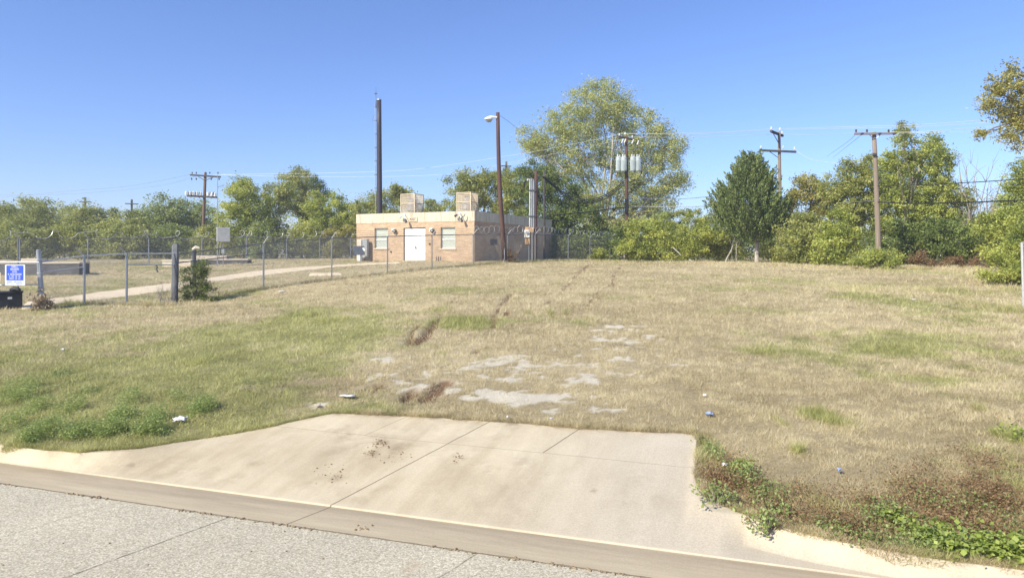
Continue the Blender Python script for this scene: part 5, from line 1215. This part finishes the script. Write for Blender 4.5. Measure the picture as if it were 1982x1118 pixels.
# leaning lamp pole
e, b, t = pole('street_lamp', 'leaning reddish wooden lamp pole with a white head beside the brick building', 978, 46.4, (963.5, 218), 978, .17, .12, 'red_pole', bend=-.12); e['category'] = 'street lamp'; LL = lambda px, py, dy=0: at(px, py, 46.4+dy)-b
MB().tube([LL(962, 227.5, -.1), LL(950, 226.5, -.15), LL(944, 228, -.15)], [.07, .09, .08], 12).build('bracket_arm', M['white_paint'], e)
c = LL(945.5, 230, -.15)
hd = MB()._l([(0.005, .14), (.10, .13), (.22, .05), (.30, -.03), (.29, -.06), (.18, -.06)], 20, (c.x, c.y)); hd.v = [(x, y, z+c.z) for x, y, z in hd.v]; hd.build('lamp_head', M['white_paint'], e, smooth=True)
gl_ = MB()._l([(.20, -.055), (.19, -.12), (.14, -.22), (.005, -.24)], 20, (c.x+.03, c.y)); gl_.v = [(x, y, z+c.z) for x, y, z in gl_.v]; gl_.build('refractor', M['glass_lamp'], e, smooth=True)
MB().tube([LL(976.3, 480, -.16), LL(976.8, 505, -.16)], .035, 6).build('guard', M['galv'], e)
# service pole with risers
e, b, t = pole('service_pole', 'brown service pole with grey riser pipes beside the brick wall', 1036, 50.6, (1037.5, 331), 1036, .15, .11, 'red_pole'); e['category'] = 'utility pole'; LS = lambda px, py, dy=0: at(px, py, 50.6+dy)-b
for i, px in enumerate((1025.5, 1029.5, 1033)):
    MB().tube([LS(px, 442, -.1), LS(px+.4, 351, -.1), LS(px-.6, 347.5, -.1), LS(px-3.5, 347, -.1), LS(px-5, 350, -.1)], .055, 8).build('riser_pipe', M['galv_bright' if i == 0 else 'galv'], e)
dr = MB()
for k in range(5): dr.tube([LS(1021-k*.5, 350, -.12), LS(1017-k*.9, 353, -.15), LS(1015.5-k*.5, 362+k*1.6, -.15)], .02, 4).cut()
dr.build_each('cable_loop', M['cable'], e)
MB().box(*LS(1024, 369.5, -.2), *(LS(1038, 368, .1)-Vector((0, 0, 0)))).cut().box(*LS(1024, 419.5, -.2), *(LS(1038, 418, .1))).build_each('strap', M['dark_grey'], e)
MB().bbox(LS(1024, 0).x, -.22, LS(0, 450).z, LS(1033, 0).x, -.10, LS(0, 440).z, .01).build('wooden_board', M['plywood'], e)
MB().tube([Vector((LS(1030, 0).x, -.16, -.1)), LS(1030, 442, -.16)], .05, 8).build('lower_pipe', M['galv'], e)
e, b, t = pole('pole_stub', 'short dark pole top right of the brown service pole', 1053.5, 55, (1053.5, 331), None, .1, .08, 'dark_pole'); e['category'] = 'utility pole'
# meter boxes
p = at(1021, 505, 49.2); zt = lambda py: CH-(py-HY)/F*49.2
mx = empty('meter_box', (p.x, 49.2, gz(p.x, 49.2)), label='white meter and tan boxes on a board by the service pole', cat='meter box'); z0_ = mx.location.z
MB().bbox(-.18, 0, zt(472.5)-z0_, .17, .05, zt(439)-z0_, .01).build('board', M['plywood'], mx)
MB().bbox(-.23, -.20, zt(460)-z0_, .15, -.002, zt(445)-z0_, .02).build('meter_case', M['white_box'], mx)
MB().tube([(-.05, -.20, zt(450)-z0_), (-.05, -.30, zt(450)-z0_)], .09, 14).build('meter', M['grey_box'], mx)
MB().bbox(-.14, -.13, zt(473)-z0_, .16, -.002, zt(462)-z0_, .01).build('lower_box', M['plywood'], mx)
MB().tube([(.1, .0, -.1), (.1, 0, zt(473)-z0_)], .045, 8).build('conduit', M['galv'], mx)
# transformer pole
e, b, t = pole('utility_pole', 'utility pole with three grey transformers in front of the cottonwood', 1213, 60, (1212, 264), 1214, .17, .12, 'red_pole', GU); LT = lambda px, py, dy=0: at(px, py, 60+dy)-b
arm(e, LT(1197, 264.5, -.3), LT(1226, 270.5, .2), 'dark_pole', .07)
ins = MB()
for px, py in ((1199, 262), (1210, 260), (1224, 266)): insulator(ins, LT(px, py+2, -.1), 1.2)
for px, py in ((1205, 271), (1210, 271), (1225, 272), (1235, 274)): ins.tube([LT(px+1.5, py-2, -.3), LT(px-2, py+6, -.3)], .05, 6).cut()
ins.build_each('insulator', M['porcelain'], e)
for px, dy in ((1197.5, -.45), (1207.5, -.62), (1225, -.45), (1235, -.45)):
    c = LT(px, 331, dy); H_ = 28*60/F; rr = .24 if px < 1230 else .24
    tf = MB(); tf._l([(.01, 0), (rr*.93, 0), (rr, .05), (rr, H_*.86), (rr*1.05, H_*.86), (rr*1.05, H_*.9), (rr*.8, H_*.97), (.01, H_)], 18, (c.x, c.y)); tf.v = [(x, y, z+c.z) for x, y, z in tf.v]
    o = tf.build('transformer', M['transformer'], e)
    bsh = MB(); insulator(bsh, (c.x-.08, c.y, c.z+H_*.97), 1.0); insulator(bsh, (c.x+.1, c.y, c.z+H_*.97), .8); bsh.build('bushing', M['porcelain'], o)
    fn = MB()
    for k in range(5): a = -PI/2+(k-2)*.35; fn.box(c.x+math.cos(a)*rr-.01, c.y+math.sin(a)*rr-.04, c.z+.1, c.x+math.cos(a)*rr+.01, c.y+math.sin(a)*rr, c.z+H_*.75)
    fn.build('fins', M['transformer'], o)
arm(e, LT(1195, 306, -.15), LT(1238, 308, -.15), 'dark_pole', .05, 'transformer_bracket')
MB().box(*(LT(1210, 412, -.3)), *(LT(1216, 385, -.1))).build('cable_sleeve', M['cable'], e)
# double crossarm pole
e, b, t = pole('utility_pole', 'tall weathered pole with two crossarms standing behind the cedar', 1509.5, 60, (1508, 255), 1511, .18, .12, 'grey_pole', GU); LD = lambda px, py, dy=0: at(px, py, 60+dy)-b
arm(e, LD(1492, 254, -1.2), LD(1515, 263, .6), 'dark_pole', .09); arm(e, LD(1471, 291, -.2), LD(1541, 294, -.2), 'dark_pole', .085)
MB().tube([LD(1497, 259, -.8), LD(1507, 277, -.1)], .03, 5).cut().tube([LD(1489, 293, -.2), LD(1506, 305, -.1)], .03, 5).build_each('brace', M['dark_pole'], e)
ins = MB()
for px, py, dy in ((1493, 252, -1.2), (1509.5, 254, 0), (1514, 261, .6), (1473, 289, -.2), (1516, 289, -.2), (1538, 291, -.2)): insulator(ins, LD(px, py, dy), 1.3)
ins.build_each('insulator', M['porcelain'], e)
# grey wooden pole at right
e, b, t = pole('utility_pole', 'grey wooden pole with one wide crossarm near the right bushes', 1701, 41.5, (1691.5, 256), 1701, .165, .12, 'grey_pole', GU, bend=.03); LG = lambda px, py, dy=0: at(px, py, 41.5+dy)-b
arm(e, LG(1654, 259, -.2), LG(1733, 258.5, -.2), 'grey_pole', .06)
MB().tube([LG(1682, 260, -.2), LG(1690, 268, -.14), LG(1696, 268, -.14), LG(1705, 260, -.2)], .02, 5).build('brace', M['galv'], e)
ins = MB()
for px in (1657, 1678, 1720): insulator(ins, LG(px, 257, -.2), .9)
for px in (1668, 1702, 1730): c = LG(px, 259.5, -.28); ins.tube([c, c-Vector((0, .05, 0)), c-Vector((0, .12, 0))], [.075, .05, .07], 10).cut()
ins.build_each('insulator', M['porc_brown'], e)
MB().tube([LG(1690, 299, -.16), LG(1696, 300, -.16)], .09, 6).build('clamp', M['dark_grey'], e)

# ------------------------------------------------------------------ wires
def wire(label, pts, r=.013, m='alu_wire', name='power_line', group='overhead lines'):
    P_ = [at(*p) for p in pts]; out = []
    n = len(P_)
    for i in range(n-1):
        p0 = P_[max(i-1, 0)]; p1 = P_[i]; p2 = P_[i+1]; p3 = P_[min(i+2, n-1)]
        for k in range(10):
            t = k/10; out.append(.5*((2*p1)+(-p0+p2)*t+(2*p0-5*p1+4*p2-p3)*t*t+(-p0+3*p1-3*p2+p3)*t**3))
    out.append(P_[-1]); c = out[0]
    MB().tube([p-c for p in out], r, 5).build(name, M[m], loc=c, label=label, cat='cable' if m == 'cable' else 'wire', group=group)
wire('faint wire running left from the capacitor bank pole, upper one', [(-60,388,110),(120,371,95),(250,360,84),(372,337,72)], .012, 'grey_wire')
wire('faint wire running left from the capacitor bank pole, lower one', [(-60,378,100),(120,376,92),(290,362,80),(380,341,72)], .010, 'grey_wire')
wire('upper pale wire dipping from the capacitor bank pole to the transformer pole', [(423,338,72),(620,335,69),(800,328,66),(1000,299,63),(1100,281,61.5),(1199,260,60)], .008)
wire('lower pale wire dipping from the capacitor bank pole to the transformer pole', [(406,338,72),(620,342,70),(850,338,67),(1000,312,63),(1100,292,61),(1205,270,60)], .007)
wire('topmost pale wire from transformer pole to double crossarm pole', [(1199,259,59.5),(1320,258,59),(1420,254.5,59),(1493,249.5,58.8)], .013)
wire('second pale wire from transformer pole to double crossarm pole', [(1210,258,60),(1320,260,60),(1420,256,60),(1509,251,60)], .012)
wire('third pale wire from transformer pole to double crossarm pole', [(1224,265,60),(1320,266,60),(1420,263,60),(1514,259,60.4)], .012)
wire('topmost pale wire passing high over the grey wooden pole', [(1493,249.5,58.8),(1620,246,50),(1780,241,44),(1930,230,38),(2100,215,34)], .011)
wire('second pale wire passing high over the grey wooden pole', [(1509,251,60),(1620,249,50),(1780,245,44),(1930,236,38),(2100,224,34)], .011)
wire('pale wire from the double crossarm pole to the grey pole crossarm', [(1514,259,60.4),(1580,261,54),(1657,257,41.3)], .011)
wire('pale wire leaving the grey pole crossarm toward the right edge', [(1720,256,41.3),(1800,254,40),(1900,247,36),(2100,236,30)], .010)
wire('lower pale wire leaving the grey pole crossarm toward the right edge', [(1730,258,41.3),(1830,256,39),(1930,252,35),(2100,246,30)], .009)
wire('thin wire falling left from the grey pole crossarm', [(1657,258,41.3),(1640,275,60),(1600,303,90)], .014, 'grey_wire')
wire('second thin wire falling left from the grey pole crossarm', [(1668,260,41.3),(1650,275,60),(1612,305,90)], .014, 'grey_wire')
wire('pale wire sagging right from the lower crossarm of the double crossarm pole', [(1538,289,59.8),(1570,308,58),(1640,318,56),(1720,322,54)], .011)
wire('faint upper wire crossing the sky right of the cottonwood', [(1320,338,110),(1400,336,110),(1500,333,112),(1640,332,115)], .012)
wire('faint lower wire crossing the sky right of the cottonwood', [(1320,345,110),(1400,343,110),(1500,340,112),(1640,340,115)], .012)
wire('twisted dark wire from transformer pole past the cedar', [(1214,383,60),(1300,385,59),(1340,383.5,58),(1378,381,57),(1509,380,59.8)], .024, 'grey_wire')
wire('pale lower cable from transformer pole past the cedar', [(1214,398.5,60),(1260,400,59.5),(1380,399,58),(1509,396,59.8),(1600,394,50),(1697,388,41.4)], .024, 'galv')
wire('thin dark cable from the grey wooden pole to the right edge', [(1697,359.5,41.4),(1780,358,40),(1880,353,36),(1982,346,33),(2100,335,31)], .022, 'cable')
wire('thick black cable from the grey wooden pole to the right edge', [(1698,391,41.4),(1760,394,40),(1850,392.5,37),(1982,387,33),(2100,380,31)], .034, 'cable')
for k, (a, d_) in enumerate([(0, 'upper'), (3.5, 'middle'), (7, 'lower')]):
    wire(d_ + ' of three thick black cables drooping between service pole and transformer pole', [(1051,341+a*.3,52),(1075,360+a*.6,53),(1105,380+a*.8,55),(1140,386+a,57),(1170,378+a,58.5),(1192,364+a,59.5),(1208,350+a,60)], .034, 'cable')
wire('black cable joining the brown service pole to the short pole top', [(1038,345,50.6),(1045,342,51.5),(1054,342,54.8)], .025, 'cable')
wire('black cable curling from the rightmost transformer to its pole', [(1241,313,59.6),(1243,325,59.6),(1238,342,59.6),(1225,350,59.7),(1214,351,59.8)], .028, 'cable')
wire('thick black cable from the dark tree to the foot of the transformer pole', [(1070,417,56),(1110,413,57.5),(1150,409,58.5),(1190,403,59.5),(1212,401,59.8)], .045, 'cable')
wire('thin dark wire running right from the top of the lamp pole', [(968,224,46.4),(985,236,50),(1010,253,56),(1060,272,60)], .013, 'grey_wire')
wire('faint wire leading right from the small far pole top', [(980,320,100),(1000,316,97),(1040,312,92)], .014)

# ------------------------------------------------------------------ thin haze
hm = bpy.data.materials.new('haze_air'); hm.use_nodes = True; hn = hm.node_tree.nodes; hn.clear()
hv = hn.new('ShaderNodeVolumePrincipled'); hv.inputs['Color'].default_value = (.90, .93, 1, 1); hv.inputs['Density'].default_value = .0010; hv.inputs['Anisotropy'].default_value = .2
ho = hn.new('ShaderNodeOutputMaterial'); hm.node_tree.links.new(hv.outputs[0], ho.inputs['Volume'])
MB().box(-900, -120, -2.5, 900, 620, 26).build('haze', hm, kind='stuff', label='thin pale haze over the far trees', cat='haze')
# ------------------------------------------------------------------ litter
def scrap(px, py, w_, m, lab, seed, h=.04):
    r = np.random.default_rng(seed); c = hit(px, py); n = 6; u_, v_ = to_uv(c.x, c.y)
    z = gz(c.x, c.y) if v_ > float(backv(np.array([u_]))[0]) else float(slab_z(np.array([u_]), np.array([v_]))[0])
    X, Y = np.meshgrid(np.linspace(-w_/2, w_/2, n), np.linspace(-w_*.3, w_*.3, n), indexing='ij')
    Z = .012 + h*r.random((n, n)); X = X + r.normal(0, w_*.06, (n, n)); Y = Y + r.normal(0, w_*.05, (n, n))
    o = grid_mesh('litter', X, Y, Z, M[m], smooth=False, label=lab, cat='litter', group='litter on the grass'); o.location = (c.x, c.y, z+.02); o.rotation_euler = (0, 0, r.random()*3)
    sm = o.modifiers.new('thickness', 'SOLIDIFY'); sm.thickness = .004
scrap(672, 771, .20, 'paper', 'long white paper scrap above the left end of the driveway', 1, .02)
scrap(349, 820, .17, 'paper', 'crumpled white litter among the green weeds above the left kerb', 2, .07)
scrap(1373, 808, .09, 'paper_blue', 'small blue litter near the right corner of the driveway', 3, .05)
scrap(1403, 908, .06, 'paper', 'tiny white wrapper in the rusty vines by the driveway', 4)
scrap(1364, 771, .05, 'paper', 'tiny white fleck above the blue litter', 5)
scrap(1768, 582, .25, 'paper', 'white scrap far off in the right hollow of the lot', 6)
scrap(1625, 918, .06, 'paper_blue', 'small pale blue scrap in the dry grass at the lower right', 7)
scrap(615, 789, .14, 'pad_light', 'flat pale stone scraps at the left driveway edge', 8, .02)
scrap(545, 566, .35, 'paper', 'white scrap on the ground under the tall fence', 9)
scrap(983, 813, .04, 'paper', 'tiny white pebble like scrap at the top edge of the driveway', 10, .03)
scrap(1067, 816, .04, 'paper', 'second tiny white scrap along the top edge of the driveway', 11, .03)
scrap(122, 680, .12, 'paper', 'white fleck on the left green slope', 12)
# mud crumbs on the driveway
r = np.random.default_rng(31); mb = MB()
for (px, py, sx, sy, n) in [(735,865,14,9,60),(715,885,12,9,50),(640,925,30,14,40),(885,893,14,8,30),(770,890,30,20,30),(800,770,40,12,60),(850,755,30,8,50),(700,1040,14,6,20)]:
    for i in range(n):
        c = hit(r.normal(px, sx*.5), r.normal(py, sy*.5)); u_, v_ = to_uv(c.x, c.y); bk_ = float(backv(np.array([u_]))[0]); z = (float(slab_z(np.array([u_]), np.array([v_]))[0]) if v_ > 6 else 0) if v_ < bk_ else c.z
        s_ = .003+.009*r.random()**2; Mx = Matrix.Translation((c.x, c.y, z)) @ Matrix.Rotation(r.random()*3, 4, 'Z')
        mb.bbox(-s_, -s_*.7, -.002, s_, s_*.8, s_*1.1, s_*.35, Mx)
mb.build('mud_crumbs', M['soil'], kind='stuff', label='dried mud crumbs scattered on the driveway', cat='mud')
mb = MB(); r = np.random.default_rng(33)
for i in range(420):                                             # grit and leaf bits caught in the joint between gutter and road
    u_ = r.uniform(-8.5, 1.5); v_ = 5.42 + r.normal(0, .012)
    if vnoise(np.array([u_*1.7]), np.array([2.0]), 3)[0] < .38: continue
    x, y = from_uv(u_, v_); s_ = .004+.011*r.random()**2; Mx = Matrix.Translation((x, y, .004)) @ Matrix.Rotation(r.random()*3, 4, 'Z'); mb.bbox(-s_*1.5, -s_*.6, -.002, s_*1.5, s_*.6, s_*.7, s_*.3, Mx)
for i in range(36):
    px, py = r.uniform(0, 1700), r.uniform(960, 1100); c = at(px, py, 1.0); t_ = CH/(CH-c.z); x, y = c.x*t_, c.y*t_
    if to_uv(x, y)[1] > 5.4: continue
    s_ = .003+.006*r.random(); Mx = Matrix.Translation((x, y, .002)) @ Matrix.Rotation(r.random()*3, 4, 'Z'); mb.bbox(-s_, -s_*.7, -.002, s_, s_*.8, s_*.9, s_*.3, Mx)
mb.build('grit', M['soil'], kind='stuff', label='dark grit and leaf bits along the gutter joint and road', cat='grit')
# fallen sticks under the bushes
for i, (a, b_, lab) in enumerate([((1303,479),(1318,494),'pale fallen stick under the light green bush'),((1334,502),(1349,511),'pale branch lying at the lot edge in the gap'),((1404,508),(1418,475),'leaning broken pale stick left of the cedar')]):
    p = hit(a[0], max(a[1], 506)); Yd = min(p.y, 50); P0 = at(a[0], a[1], Yd); P1 = at(b_[0], b_[1], Yd-.3); o = MB(); branch(o, (0, 0, 0), P1-P0, .05, .03, np.random.default_rng(i), .05, 4, 6)
    o.build('stick', M['pale_bark'], loc=P0, label=lab, cat='stick')
bpy.context.view_layer.update()
